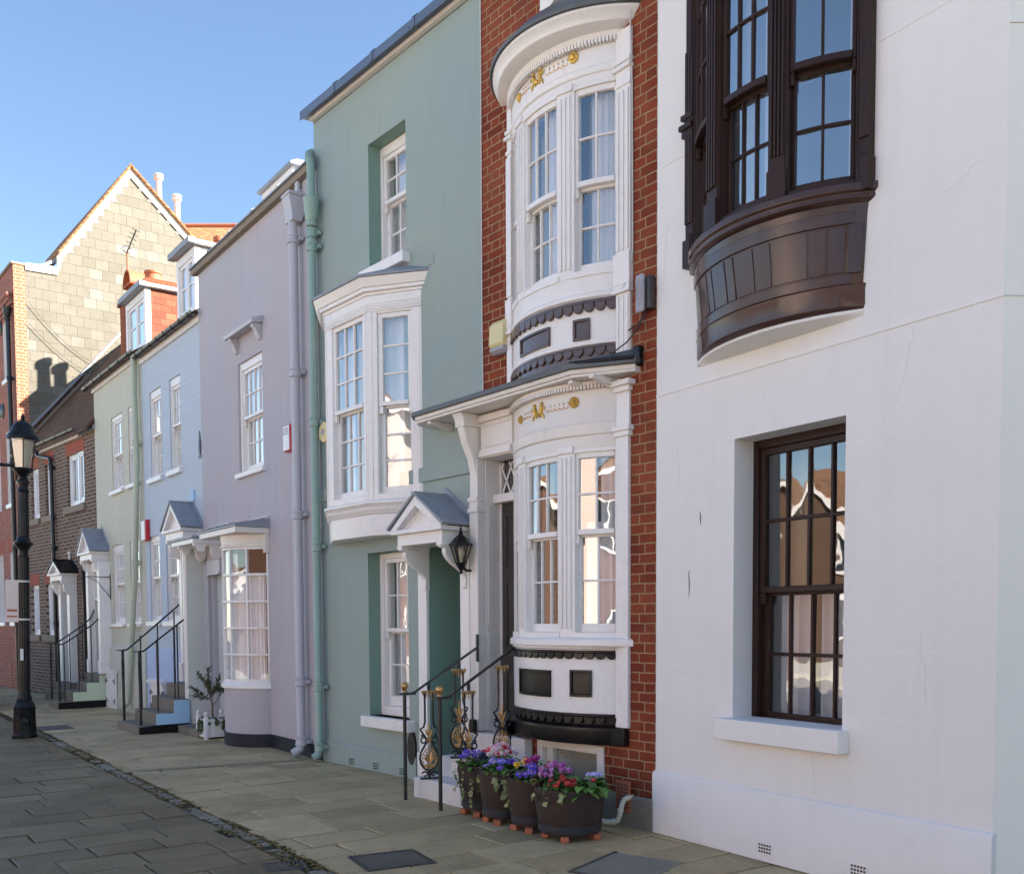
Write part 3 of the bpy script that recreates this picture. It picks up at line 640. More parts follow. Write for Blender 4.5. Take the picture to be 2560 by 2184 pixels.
for (xa, xb) in ((-1.735, -1.675), (-.40, -.25)):
    pi_ = MB(); pi_.box(xa, xb, -.03, .02, 3.60, 6.05)
    for i in range(3): c = xa+(xb-xa)*(i+.5)/3; pi_.box(c-.014, c+.014, -.042, -.029, 4.42, 5.60); pi_.box(c-.014, c+.014, -.04, -.029, 3.66, 4.08)
    for z, e in ((5.63, .012), (5.75, .025), (5.80, .018), (4.10, .03), (4.13, .018)): pi_.box(xa-e*.6, xb+e*.6, -.03-e, .0, z, z+.03)
    pi_.box(xa-.012, xb+.012, -.05, 0, 4.16, 4.40)
    pi_.build('pilaster', M['white_wood'], bow1, bevel=.004)
bow_lights(bow1, 4.335, 5.755, 4.985)
curtain(bow1, Tb, Ub(20), Ub(40), 4.3, 5.75, .145, 'curtain', .022, .075); curtain(bow1, Tb, Ub(-6), Ub(14), 4.3, 5.75, .145, 'curtain', .018, .07); curtain(bow1, Tb, Ub(14.5), Ub(21), 4.3, 5.75, .26, 'drape', .02, .09); curtain(bow1, Tb, Ub(-30), Ub(-9), 4.3, 5.75, .26, 'drape', .02, .09)
# ---- lower bow
body = MB()
body.loft([(kx0, kx1, ks, .845), (kx0, kx1, ks, 1.38), (kx0-.02, kx1+.02, ks+.02, 1.385), (kx0-.02, kx1+.02, ks+.02, 1.405), (kx0, kx1, ks, 1.41), (kx0, kx1, ks, 1.47), (kx0, kx1, .0, 1.47), (kx0, kx1, .0, .845)], 28)
bow2 = body.build('bow_window', M['white_wood'], B, bevel=.003)
si = MB(); si.loft([(kx0-.06, kx1+.17, ks+.045, 1.405), (kx0-.06, kx1+.17, ks+.045, 1.455), (kx0-.02, kx1+.13, ks+.01, 1.475), (kx0, kx1+.13, .0, 1.475), (kx0, kx1+.13, .0, 1.405)], 28); si.build('sill', M['white_wood'], bow2, bevel=.006)
fr = MB()
fr.loft([(kx0, kx1, ks, 2.965), (kx0, kx1, ks, 3.06), (kx0-.015, kx1+.015, ks+.016, 3.07), (kx0-.015, kx1+.015, ks+.02, 3.10), (kx0-.02, kx1+.02, ks+.024, 3.15), (kx0-.005, kx1+.005, ks+.006, 3.165), (kx0, kx1, ks+.004, 3.17), (kx0, kx1, ks+.004, 3.42), (kx0-.03, kx1+.03, ks+.04, 3.44), (kx0-.03, kx1+.03, ks+.05, 3.475), (kx0, kx1, 0, 3.475), (kx0, kx1, 0, 2.965)], 28)
fr.build('frieze', M['cream_wood'], bow2, bevel=.003)
dentils(bow2, kx0-.02, kx1+.02, ks+.03, 3.415, 3.45, 50, M['cream_wood'], .03)
ornament(bow2, Tb, Tb.R*radians(-3.0), 3.315)
base = MB(); base.loft([(kx0-.03, kx1+.03, ks+.03, .755), (kx0-.03, kx1+.03, ks+.035, .73), (kx0-.01, kx1+.01, ks+.012, .62), (kx0+.02, kx1-.02, 0, .61), (kx0, kx1, 0, .78), (kx0, kx1, ks, .78)], 28)
base.box(-.42, -.275, -.06, .0, .63, .765); base.box(-1.80, -1.69, -.10, 0, .60, .72)
base.build('painted_band', M['black_gloss'], bow2, bevel=.006)
b2 = MB(); b2.tbox(Tb, -Tb.half, Tb.half, -.006, 0, .78, .846, 28); b2.build('painted_band', M['black_gloss'], bow2)
scallops(bow2, Tb, -Tb.half, Tb.half, .868, .085, 15, M['black_gloss'], d=-.02)
scallops(bow2, Tb, -Tb.half, Tb.half, 1.372, .072, 15, M['black_gloss'])
panel(bow2, Tb, Ub(-20), Ub(4.2), .985, 1.205, M['black_gloss']); panel(bow2, Tb, Ub(14.4), Ub(24.2), 1.0, 1.215, M['black_gloss'])
pi_ = MB(); pi_.box(-.40, -.265, -.03, .02, .77, 3.10); pi_.box(-.40, -.262, -.022, .02, 3.10, 3.46)
for z, e in ((3.02, .02), (3.06, .035), (3.36, .02), (3.40, .05)): pi_.box(-.40-e*.3, -.262+e, -.03-e, 0, z, z+.04)
pi_.build('pilaster', M['white_wood'], bow2, bevel=.004)
bow_lights(bow2, 1.515, 2.965, 2.29)
curtain(bow2, Tb, Ub(25), Ub(40), 1.5, 2.96, .145, 'curtain', .022, .08); curtain(bow2, Tb, Ub(18), Ub(25), 1.5, 2.4, .145, 'curtain', .022, .08); curtain(bow2, Tb, Ub(0), Ub(13), 1.5, 2.96, .145, 'curtain', .018, .07); curtain(bow2, Tb, Ub(-30), Ub(-11), 1.5, 2.96, .26, 'drape', .02, .09)
# ---- canopy over door and bow
cp = MB(); poly = [(-2.94, .0), (-2.90, -.20), (-2.80, -.29), (-.60, -.30), (-.16, -.06), (-.16, 0)]
cp.prism(poly, 'z', 3.478, 3.50); cp.prism([(x*.998-.002, y*1.06 if y else 0) for x, y in poly], 'z', 3.5005, 3.535)
ca = cp.build('canopy', M['cream_wood'], B, bevel=.003)
le = MB(); P2 = [(-2.98, .0), (-2.94, -.235), (-2.82, -.335), (-.585, -.345), (-.13, -.09), (-.13, 0)]
le.prism(P2, 'z', 3.537, 3.575)
n_ = len(P2); vs = [(x, y, 3.576) for x, y in P2]+[(max(-2.95, min(-.14, x)), min(0, y*.15), 3.66) for x, y in P2]; le.add(vs, [(i, (i+1) % n_, (i+1) % n_+n_, i+n_) for i in range(n_)]+[tuple(range(n_, 2*n_))])
le.build('lead_roof', M['mossy_lead'], ca)
le2 = MB(); le2.box(-.20, -.13, -.05, .0, 3.52, 3.67); le2.bar((-.60, -.335, 3.575), (-.14, -.09, 3.575), .03, .035); le2.build('lead_upstand', M['black_gloss'], ca, bevel=.01)
for x in (-2.62, -.66, -.42):
    cb = MB(); cb.prism([(-.01, 3.476), (-.27, 3.476), (-.27, 3.45), (-.2, 3.435), (-.01, 3.40)], 'x', x-.025, x+.025); cb.build('soffit_bracket', M['cream_wood'], ca, bevel=.004)
# ---- doorcase
dc = MB()
dc.box(-2.24, -2.115, -.09, .0, .60, 2.74); dc.box(-2.25, -2.105, -.105, 0, 2.60, 2.645); dc.box(-2.25, -2.105, -.105, 0, 2.70, 2.74)
dc.box(-2.235, -2.12, -.085, 0, 2.74, 3.08)
dc.prism([(0, 3.44), (-.23, 3.44), (-.23, 3.36), (-.19, 3.22), (-.12, 3.08), (-.09, 2.95), (-.08, 2.74), (0, 2.74)], 'x', -2.2245, -2.13)
dc.prism([(0, 3.475), (-.27, 3.475), (-.24, 3.42), (-.235, 3.36), (0, 3.36)], 'x', -2.25, -2.11)
dc.box(-2.115, -1.66, -.05, .0, 3.08, 3.47); dc.box(-2.115, -1.66, -.075, -.05, 3.09, 3.15); dc.box(-2.115, -1.66, -.08, -.05, 3.40, 3.46)
for z, z2, xa, xb in ((3.17, 3.19, -2.09, -1.70), (3.36, 3.38, -2.09, -1.70)): dc.box(xa, xb, -.06, -.05, z, z2)
dcs = dc.build('doorcase', M['cream_wood'], B, bevel=.004)
rv = MB(); rv.box(-2.117, -2.105, .0, .2, .60, 3.08); rv.box(-2.1045, -2.098, .02, .18, .70, 1.5); rv.box(-2.1045, -2.098, .02, .18, 1.56, 2.66); rv.box(-2.105, -1.66, .08, .2, 2.69, 2.765); rv.box(-2.105, -2.075, .155, .2, .6, 2.69); rv.box(-2.105, -2.075, .155, .2, 2.765, 3.06)
rv.build('door_frame', M['cream_wood'], dcs, bevel=.003)
fl = MB()
for k in range(-1, 5):
    for s in (-1, 1):
        x = -2.075+.13*k; p = Vector((x, .17, 2.765)); q = Vector((x+s*.155, .17, 3.06))
        fl.bar(p, q, .012, .014)
fl.build('fanlight_lattice', M['white_wood'], dcs)
MB().add([(-2.075,.18,2.765),(-1.66,.18,2.765),(-1.66,.18,3.06),(-2.075,.18,3.06)], [(0,1,2,3)]).build('fanlight_pane', M['glass_dark'], dcs, fix=False)
dr = MB(); dr.box(-2.074, -1.64, .165, .2, .61, 2.69)
for z0, z1 in ((.78, 1.22), (1.36, 1.98), (2.08, 2.58)):
    for xa, xb in ((-2.02, -1.865), (-1.83, -1.68)):
        for a, b, c, d in ((xa, xb, z0, z0+.02), (xa, xb, z1-.02, z1)): dr.box(a, b, .152, .166, c, d)
        for a in (xa, xb-.02): dr.box(a, a+.02, .1525, .166, z0+.02, z1-.02)
door = dr.build('door', M['dark_door'], B, bevel=.003)
kn = MB(); kn.sphere((-1.80, .12, 1.84), .032, 14); kn.tube([(-1.80, .16, 1.84), (-1.80, .13, 1.84)], .012, 8); kn.build('door_knob', M['brass'], door)
MB().box(-1.86, -1.77, .158, .166, 1.60, 1.71).build('letter_plate', M['brass'], door, bevel=.003)
# ---- basement
bwf = MB()
bwf.box(-1.37, -1.30, -.02, .1, -.02, .60); bwf.box(-.625, -.55, -.02, .1, -.02, .60); bwf.box(-1.30, -.625, -.018, .1, .53, .60); bwf.box(-1.30, -1.22, .03, .1, .0, .53)
bwi = bwf.build('basement_window', M['cream_wood'], B, bevel=.006)
MB().add([(-1.22,.07,.0),(-.625,.07,.0),(-.625,.071,.53),(-1.22,.071,.53)], [(0,1,2,3)]).build('pane', M['glass_dark'], bwi, fix=False); MB().box(-1.23, -.61, .080, .084, -.02, .56).build('blind', simple('pale_blind', (.62,.56,.46), .9, var=.1), bwi)
cf = MB(); cf.prism([(-.035,.0),(-.035,.235),(-.02,.25),(0,.25),(0,0)], 'x', -.548, .0); cf.build('plinth', M['concrete'], B, bevel=.006)
st_ = MB(); st_.box(-1.66, -1.37, -.012, 0, .0, .61); st_.build('brick_pier', M['brick_red'], B)
gr = MB(); gr.box(-.375, -.225, -.05, -.034, .12, .36)
gr.k = 1
for i in range(5):
    for j in range(7): gr.box(-.358+.0255*i, -.345+.0255*i, -.0525, -.045, .145+.029*j, .163+.029*j)
gr.build('air_grille', [M['terracotta'], M['dark']], B)
wpz = MB(); wpz.tube([(-.235,.0,.235), (-.235,-.05,.238), (-.24,-.09,.225), (-.25,-.105,.19), (-.27,-.11,.10), (-.29,-.115,.055), (-.33,-.13,.04), (-.45,-.17,.037), (-.50,-.19,.037)], .021, 12)
for p in ((-.262,-.11,.14), (-.32,-.125,.045), (-.47,-.177,.037)): wpz.sphere(p, .026, 10)
wpz.build('waste_pipe', M['pvc_pipe'], B)
# ---- steps of the brick house
def steps(parent, lst, mat, name='steps', nose=.0):
    mb = MB()
    for i, (x0, x1, y0, y1, z0, z1) in enumerate(lst): mb.box(x0, x1, y0, y1, z0, z1)
    return mb.build(name, mat, parent, bevel=.012)
steps(B, [(-2.50, -1.42, -.56, -.302, -.02, .18), (-2.45, -1.42, -.302, -.122, -.02, .36), (-2.20, -1.665, -.122, .199, -.02, .592), (-1.6645, -1.42, -.122, -.02, -.02, .592)], M['white_stone'])
MB().lathe([(.045,0),(.045,.09),(.04,.115),(.02,.12)], 14, (-2.14, -.14, .593), 1, .8).build('capped_pipe', M['black_gloss'], B)
# slim flex and cables on the wall face
cbm = MB()
cbm.tube([(-2.13, -.012, 9), (-2.125, -.012, 6.5), (-2.13, -.012, 4.4), (-2.12, -.012, 3.66)], .006, 5); cbm.tube([(-.238, -.05, 6.3), (-.243, -.012, 5.6), (-.235, -.012, 4.4), (-.245, -.02, 4.25), (-.30, -.06, 4.12)], .006, 5)
cbm.build('cable', M['white_pipe'], B)
cbk = MB(); cbk.tube([(-.10, -.03, 3.92), (-.13, -.05, 3.80), (-.22, -.09, 3.70), (-.34, -.15, 3.62)], .006, 5); cbk.tube([(-.05, -.03, 3.93), (-.08, -.05, 3.85), (-.16, -.04, 3.83), (-.25, -.045, 3.80)], .005, 5); cbk.build('cable', M['black_iron'], B)
# ------------------------------------------------------------------ 3 sage green rendered house
T3 = house((5.232, 7.545), -3.28, 'tall sage green rendered house with white canted bay and lead parapet cap')
tz = 7.27
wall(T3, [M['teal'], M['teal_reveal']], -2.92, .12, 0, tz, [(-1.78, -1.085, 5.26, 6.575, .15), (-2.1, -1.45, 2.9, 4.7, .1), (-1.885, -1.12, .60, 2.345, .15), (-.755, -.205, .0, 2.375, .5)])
flat_roof(T3, -2.92, .12, tz, 5.5, M['lead']); dark_backing(T3, -2.92, -.8, tz-.2, 1.4, (2.6, 4.95))
cpz = MB(); cpz.box(-2.92, .12, -.05, .0, tz-.035, tz+.005); cpz.build('coping_board', M['cream_wood'], T3)
lc = MB()
xs = [-3.0, -2.24, -1.48, -.74, .12]
for i in range(4): lc.prism([(-.13, tz-.02), (-.13, tz+.07), (-.10, tz+.10), (.3, tz+.14), (.3, tz+.006), (-.115, tz+.006), (-.115, tz-.02)], 'x', xs[i]+.004, xs[i+1]-.004)
for x in xs[1:4]: lc.prism([(-.138, tz-.02), (-.138, tz+.075), (-.10, tz+.11), (.3, tz+.15), (.3, tz+.13), (-.12, tz+.06), (-.125, tz-.02)], 'x', x-.02, x+.02)
lc.build('lead_capping', M['lead_dark'], T3)
window(T3, -1.80, -1.06, 5.27, 6.575, 3, 2, 2, y=.15, split=5.98, fw=.055, head=.10, sill=(-1.86, -1.03, 5.275, 5.17, .09), cur='sides')
window(T3, -1.90, -1.09, .60, 2.345, 3, 2, 2, y=.15, split=1.50, fw=.08, head=.06, bot=.11, low=.10, sill=(-1.92, -1.02, .60, .485, .10), cur='full')
st = MB(); st.prism([(-.024, 2.985), (-.024, 3.12), (-.0, 3.13), (0, 2.975)], 'x', -2.92, .12); st.build('string_course', M['teal'], T3)
pl = MB(); pl.prism([(-.022, 0), (-.022, .225), (0, .245), (.0, 0)], 'x', -2.925, -.99); pl.build('plinth', M['teal'], T3, bevel=.004)
for x in (-2.30, -1.80, -1.285): airbrick(T3, x, .02, .115, .085, M['teal_trim'], -.026)
# canted bay
FX0, FX1, FD = -2.20, -1.37, .30; WX0, WX1 = -2.74, -.84
def bay_poly(e=0, xo=0): return [(WX0-e*1.1, 0), (FX0-e*.5, -FD-e), (FX1+e*.5, -FD-e), (WX1+e*1.1, 0)]
def bay_ring(mb, e0, z0, e1, z1):
    A, Bq = bay_poly(e0), bay_poly(e1); n = 4
    mb.add([(x, y, z0) for x, y in A]+[(x, y, z1) for x, y in Bq], [(0,1,2,3), (7,6,5,4)]+[(i, (i+1) % n, (i+1) % n+n, i+n) for i in range(n)])
ab = MB(); bay_ring(ab, -.045, 2.485, -.035, 2.70); bay = ab.build('canted_bay_window', M['white_wood'], T3, bevel=.005)
mo = MB()
for e0, z0, e1, z1 in ((-.03, 2.701, -.005, 2.735), (.0, 2.736, .012, 2.765), (-.005, 2.766, .03, 2.80), (.035, 2.801, .035, 2.825), (.02, 2.826, .0, 2.84)): bay_ring(mo, e0, z0, e1, z1)
mo.build('moulding', M['white_wood'], bay, bevel=.003)
co = MB()
for e0, z0, e1, z1 in ((.0, 4.78, .004, 4.86), (.012, 4.861, .02, 4.89), (.05, 4.891, .055, 4.925), (.065, 4.926, .11, 5.01)): bay_ring(co, e0, z0, e1, z1)
co.build('cornice', M['white_wood'], bay, bevel=.004)
lb = MB(); bay_ring(lb, .125, 5.012, .125, 5.035); bay_ring(lb, .12, 5.036, -.22, 5.16); lb.build('lead_roof', M['lead'], bay, bevel=.003)
fla = MB(); fla.prism([(-1.35, 5.05), (-.62, 5.05), (-.62, 5.13), (-.68, 5.16), (-1.35, 5.13)], 'y', -.006, 0); fla.build('flashing', M['teal'], bay)
po = MB()
TF = lambda u, d, z: (u, -FD+d, z)
TC, LC = facetT((FX1, -FD), (WX1, 0)); TL, LL = facetT((WX0, 0), (FX0, -FD))
z0, z1 = 2.84, 4.78
po.tbox(TF, FX0, FX0+.135, .0, .09, z0, z1); po.tbox(TF, FX1-.075, FX1, .0, .09, z0, z1); po.tbox(TF, FX0+.135, FX1-.075, .002, .1, 4.70, z1); po.tbox(TF, FX0+.135, FX1-.075, -.002, .1, z0, 2.90)
po.tbox(TC, .0, .115, .0, .09, z0, z1); po.tbox(TC, LC-.11, LC, .0, .09, z0, z1); po.tbox(TC, .115, LC-.11, .002, .1, 4.68, z1); po.tbox(TC, .115, LC-.11, -.002, .1, z0, 2.90)
po.tbox(TL, .0, .10, .0, .09, z0, z1); po.tbox(TL, LL-.10, LL, .0, .09, z0, z1); po.tbox(TL, .10, LL-.10, .002, .1, 4.68, z1); po.tbox(TL, .10, LL-.10, -.002, .1, z0, 2.90)
for TT, a, b in ((TF, FX0+.02, FX0+.03), (TF, FX1-.03, FX1-.02), (TC, .05, .06), (TC, LC-.03, LC-.02)): po.tbox(TT, a, b, -.006, .01, z0, z1)
for k in range(3): po.tbox(TF, FX0+.0, FX1, -.012+.003*k, .01, 4.70+.026*k, 4.718+.026*k); po.tbox(TC, 0, LC, -.012+.003*k, .01, 4.70+.026*k, 4.718+.026*k)
po.build('post', M['white_wood'], bay, bevel=.004, seg=1)
sash_set(bay, TF, FX0+.135, FX1-.075, 2.90, 4.70, 3, 3, 3, M['white_wood'], 3.79, bot=.075)
sash_set(bay, TC, .115, LC-.11, 2.90, 4.68, 1, 3, 3, M['white_wood'], 3.77, bot=.075, st=.05)
sash_set(bay, TL, .10, LL-.10, 2.90, 4.68, 1, 3, 3, M['white_wood'], 3.77, bot=.075, st=.05)
curtain(bay, TF, FX0+.02, FX0+.30, 2.85, 4.7, .2); curtain(bay, TF, FX1-.45, FX1, 2.85, 4.7, .2, 'drape'); curtain(bay, TC, .02, LC-.02, 2.85, 4.7, .16, 'curtain', .018, .09)
# door, posts and hood
dp = MB()
for xa, xb in ((-.90, -.757), (-.203, -.06)): dp.box(xa, xb, -.035, .0, .0, 2.30); dp.box(xa-.012, xb+.012, -.055, 0, 0, .30)
dp.box(-.30, -.207, .40, .5, .0, 2.375); dp.box(-.755, -.72, .44, .5, .0, 2.37)
dp.build('doorcase', M['white_wood'], T3, bevel=.004)
dd = MB(); dd.box(-.72, -.30, .47, .5, .02, 2.37)
for za, zb in ((.2, .9), (1.05, 2.2)): dd.box(-.66, -.37, .458, .4705, za, zb)
dd.build('door', M['teal_trim'], T3, bevel=.004)
gable_hood(T3, -.87, -.02, 2.465, 2.79, .36, M['white_wood'], M['lead'], brackets=(.30, .42), bt=.055)
bsr = MB(); bsr.prism([(-1.06+.07*cos(t), .32+.17*sin(t)) for t in [2*pi*i/18 for i in range(18)]], 'y', -.028, -.004); bsr.build('boot_scraper_shade', M['black_iron'], T3)  # flat black plate; the hollow's shade put into its colour
downpipe(T3, [(-2.98,.02,6.93), (-2.98,-.03,6.90), (-2.86,-.10,6.80), (-2.82,-.10,6.72), (-2.82,-.10,.14), (-2.82,-.12,.09), (-2.84,-.17,.045)], .046, M['teal_trim'], [(-2.82,-.10,5.80), (-2.82,-.10,5.95), (-2.82,-.10,3.86), (-2.82,-.10,2.46), (-2.82,-.10,.86), (-2.82,-.10,.17)], (-2.80,-.11,6.22))

# ------------------------------------------------------------------ 4 lilac house
L = house((5.056, 10.619), 1.18, 'lilac grey rendered house with curved white shop bow window and dark plinth')
lz = 6.74
wall(L, [M['lilac'], M['lilac']], -3.88, .22, 0, lz, [(-2.335, -1.47, 3.58, 5.07, .05), (-3.66, -3.11, .12, 2.44, .14), (-2.5, -1.4, .8, 2.6, .1)])
flat_roof(L, -3.88, .22, lz, 5.5, M['lead']); dark_backing(L, -3.88, .0, lz-.2, 1.6, (3.1,))
cq = MB(); cq.box(-3.97, .2, -.075, .02, lz-.05, lz+.03); cq.build('coping', M['stone_sill'], L, bevel=.008)
cl = MB()
for i in range(5): cl.prism([(-.10, lz+.031), (-.10, lz+.05), (-.02, lz+.11), (.3, lz+.13), (.3, lz+.031)], 'x', -4.0+.84*i+.003, -4.0+.84*(i+1)-.003)
for i in range(1, 5): cl.prism([(-.108, lz+.031), (-.105, lz+.06), (-.02, lz+.125), (.3, lz+.145), (.3, lz+.12), (-.02, lz+.1)], 'x', -4.0+.84*i-.02, -4.0+.84*i+.02)
cl.build('lead_capping', M['lead'], L)
fr_ = window(L, -2.335, -1.45, 3.575, 5.07, 4, 2, 2, y=.028, split=4.32, fw=.06, head=.10, bot=.08, low=.06, sill=(-2.39, -1.395, 3.61, 3.545, .055), cur='sides')
hl = MB(); hl.prism([(0, 5.41), (-.15, 5.39), (-.16, 5.43), (-.15, 5.45), (0, 5.50)], 'x', -2.44, -1.41)
for x in (-2.33, -1.50): hl.prism([(0, 5.405), (-.12, 5.395), (-.115, 5.36), (-.08, 5.33), (-.06, 5.27), (-.025, 5.21), (0, 5.21)], 'x', x-.05, x+.05)
hl.build('window_hood', M['lilac_trim'], L, bevel=.004)
lp = MB(); lp.prism([(-.018, 0), (-.018, .165), (0, .17), (0, 0)], 'x', -1.36, .2); lp.build('plinth', M['navy'], L)
MB().prism([(-1.02, .03), (-.93, .03), (-.93, .075), (-1.02, .075)], 'y', -.0215, -.014).build('air_brick', M['dark'], L)
# ground-floor bow
qx0, qx1, qs = -2.52, -1.38, .37
Tq = arcT(qx0, qx1, qs)
lw = MB(); lw.loft([(qx0, qx1, qs, .17), (qx0, qx1, qs, .755), (qx0, qx1, .0, .755), (qx0, qx1, 0, .17)], 26); lb_ = lw.build('bow_window', M['lilac'], L)
lpl = MB(); lpl.loft([(qx0-.012, qx1+.012, qs+.014, 0), (qx0-.012, qx1+.012, qs+.014, .168), (qx0, qx1, 0, .168), (qx0, qx1, .0, 0)], 26); lpl.build('plinth', M['navy'], lb_)
ls = MB(); ls.loft([(qx0-.06, qx1+.02, qs+.035, .757), (qx0-.06, qx1+.02, qs+.035, .80), (qx0-.03, qx1+.0, qs+.0, .835), (qx0, qx1, 0, .835), (qx0, qx1, 0, .757)], 26); ls.build('sill', M['white_wood'], lb_, bevel=.004)
ly = MB(); Hh = Tq.half
cols_ = 5
for i in range(cols_+1): u = -Hh+2*Hh*i/cols_; b = .024 if 0 < i < cols_ else .05; ly.tbox(Tq, u-(b/2 if i else 0), u+(b/2 if i < cols_ else 0), -.004, .05, .836, 2.585)
for j in range(6):
    z = .852+(2.57-.852)*j/5; b = .026 if 0 < j < 5 else .04
    ly.tbox(Tq, -Hh, Hh, -.001, .048, z-b/2, z+b/2, 20)
ly.build('frame', M['white_wood'], lb_, bevel=.003, seg=1)
g = MB()
for i in range(cols_):
    for j in range(5):
        a, b = -Hh+2*Hh*i/cols_, -Hh+2*Hh*(i+1)/cols_; za, zb = .852+(2.57-.852)*j/5, .852+(2.57-.852)*(j+1)/5; s1, s2 = random.uniform(-.012,.012), random.uniform(-.008,.008); um, zm = (a+b)/2, (za+zb)/2
        g.add([Tq(u, .022+s1*(u-um)+s2*(z-zm), z) for u, z in ((a,za),(b,za),(b,zb),(a,zb))], [(0,1,2,3)])
g.build('pane', M['glass_low'], lb_, fix=False)
curtain(lb_, Tq, -Hh+.05, Hh-.05, .86, 2.25, .09, 'curtain', .012, .05)
fa = MB(); fa.loft([(qx0-.0, qx1+.0, qs+.0, 2.575), (qx0-.02, qx1+.02, qs+.02, 2.585), (qx0-.02, qx1+.02, qs+.025, 2.61), (qx0, qx1, qs+.0, 2.625), (qx0-.02, qx1+.02, qs+.02, 2.74), (qx0, qx1, 0, 2.74), (qx0, qx1, 0, 2.575)], 26); fa.build('fascia', M['cream_wood'], lb_, bevel=.003)
cn = MB(); cn.box(-2.72, -1.33, -.445, .0, 2.742, 2.815); cn.box(-1.40, -1.335, -.06, .0, 2.5, 2.742); lc1 = cn.build('canopy', M['cream_wood'], L, bevel=.006)
le = MB(); le.add([(-2.74,-.46,2.817),(-1.31,-.46,2.817),(-1.31,0,2.817),(-2.74,0,2.817),(-2.74,-.46,2.838),(-1.31,-.46,2.838),(-1.31,0,2.93),(-2.74,0,2.93)], [(0,3,2,1),(4,5,6,7),(0,1,5,4),(1,2,6,5),(2,3,7,6),(3,0,4,7)])
for i in range(5): le.bar((-2.6+.28*i, -.46, 2.845), (-2.6+.28*i, 0, 2.935), .03, .025)
le.build('lead_roof', M['lead'], lc1)
flq = MB(); flq.prism([(-2.0, 2.955), (-1.29, 2.955), (-1.29, 2.975), (-2.0, 2.975)], 'y', -.018, 0); flq.prism([(-3.6, 2.985), (-2.75, 2.985), (-2.75, 3.01), (-3.6, 3.01)], 'y', -.018, 0); flq.build('flashing', M['lilac_trim'], L)
# doorway canopy, porch screen, door
dn = MB(); dn.box(-4.03, -3.05, -.43, .0, 2.72, 2.785); ld1 = dn.build('canopy', M['white_wood'], L, bevel=.006)
MB().box(-4.05, -3.03, -.45, .0, 2.787, 2.83).build('lead_roof', M['lead'], ld1, bevel=.006)
def wavy(parent, x, t, mat):
    z1 = 2.719; pts = [(0, z1), (-.41, z1), (-.41, z1-.03), (-.36, z1-.05)]
    for i in range(9): a = pi*(1-i/8); pts.append((-.30+.05*cos(a)*1.0, z1-.07-.045*sin(a)))
    for i in range(11): a = pi*(i/10); pts.append((-.205-.045*cos(a), z1-.075+.055*sin(a)))
    for i in range(11): a = pi*(i/10); pts.append((-.085-.078*cos(a), z1-.08-.13*sin(a)))
    pts.append((0, z1-.09))
    mb = MB(); mb.prism(pts, 'x', x-t/2, x+t/2); return mb.build('bracket', mat, parent, bevel=.005)
wavy(ld1, -3.78, .05, M['white_wood']); wavy(ld1, -3.10, .05, M['white_wood'])
psn = MB(); psn.prism([(-3.985, -.24), (-3.94, -.25), (-3.83, -.012), (-3.83, 0), (-3.985, 0)], 'z', 0, 2.70); psn.build('porch_screen', M['porch_grey'], L)
MB().prism([(-4.01, -.285), (-3.965, -.285), (-3.94, -.252), (-4.01, -.242)], 'z', .14, 2.70).build('porch_post', M['white_wood'], L)
dl = MB(); dl.box(-3.85, -3.662, -.03, .0, .0, 2.46); dl.box(-3.80, -3.74, -.04, -.03, .0, 2.46); dl.box(-3.66, -3.11, -.04, .03, 2.33, 2.52); dl.box(-3.66, -3.62, .03, .14, .1, 2.33); dl.box(-3.66, -3.11, -.06, .0, 2.30, 2.345)
dl.build('doorcase', M['lilac_trim'], L, bevel=.005)
dw = MB(); dw.box(-3.62, -3.11, .10, .14, .10, 2.33)
for za, zb in ((.25, 1.0), (1.12, 2.2)): dw.box(-3.54, -3.2, .092, .101, za, zb)
dw.build('door', M['grey_door'], L, bevel=.004)
vt = MB(); vt.box(-2.86, -2.78, -.012, 0, 2.05, 2.50)
vt.k = 1
for i in range(14): vt.box(-2.852, -2.788, -.016, -.011, 2.07+.03*i, 2.084+.03*i)
vt.build('air_grille', [M['lilac_trim'], M['dark']], L)
# rounded stone doorstep
rs = MB(); pts = [(-3.86, -.45+.02)]+[(-3.80+.08*cos(a)*-1, -.40-.06*sin(a)) for a in [pi*i/8 for i in range(5)]]+[(-2.95, -.45), (-2.95, 0), (-3.86, 0)]
rs.prism(pts, 'z', -.01, .115); rs.build('doorstep', M['stone'], L, bevel=.02)
downpipe(L, [(-.20,.0,6.60), (-.20,-.02,6.55), (-.20,-.10,6.45), (-.19,-.105,6.2), (-.19,-.105,.16), (-.19,-.12,.11), (-.22,-.20,.05)], .054, M['lilac_trim'], [(-.19,-.105,6.02), (-.19,-.105,4.50), (-.19,-.105,2.86), (-.19,-.105,.90), (-.19,-.105,.19)])
hp = MB()
hp.prism([(-.19,6.52),(-.19,6.45),(-.175,6.42),(-.17,6.36),(-.16,6.30),(-.155,6.22),(-.03,6.22),(-.0,6.32),(-.0,6.52)], 'x', -.29, -.09); hp.prism([(-.20,6.50),(-.20,6.535),(0,6.535),(0,6.50)], 'x', -.31, -.07); hp.prism([(-.02,6.52),(-.06,6.52),(-.06,6.72),(-.02,6.72)], 'x', -.23, -.15)
hp.build('hopper', M['lilac_trim'], L, bevel=.006)
ch = MB(); ch.box(-3.36, -2.26, .80, 1.5, lz, 7.86); chm = ch.build('chimney', M['white_stucco'], L)
MB().prism([(.74, 7.862), (.74, 7.90), (.85, 7.95), (1.5, 7.97), (1.55, 7.862)], 'x', -3.42, -2.2).build('lead_cap', M['lead'], chm, bevel=.01)

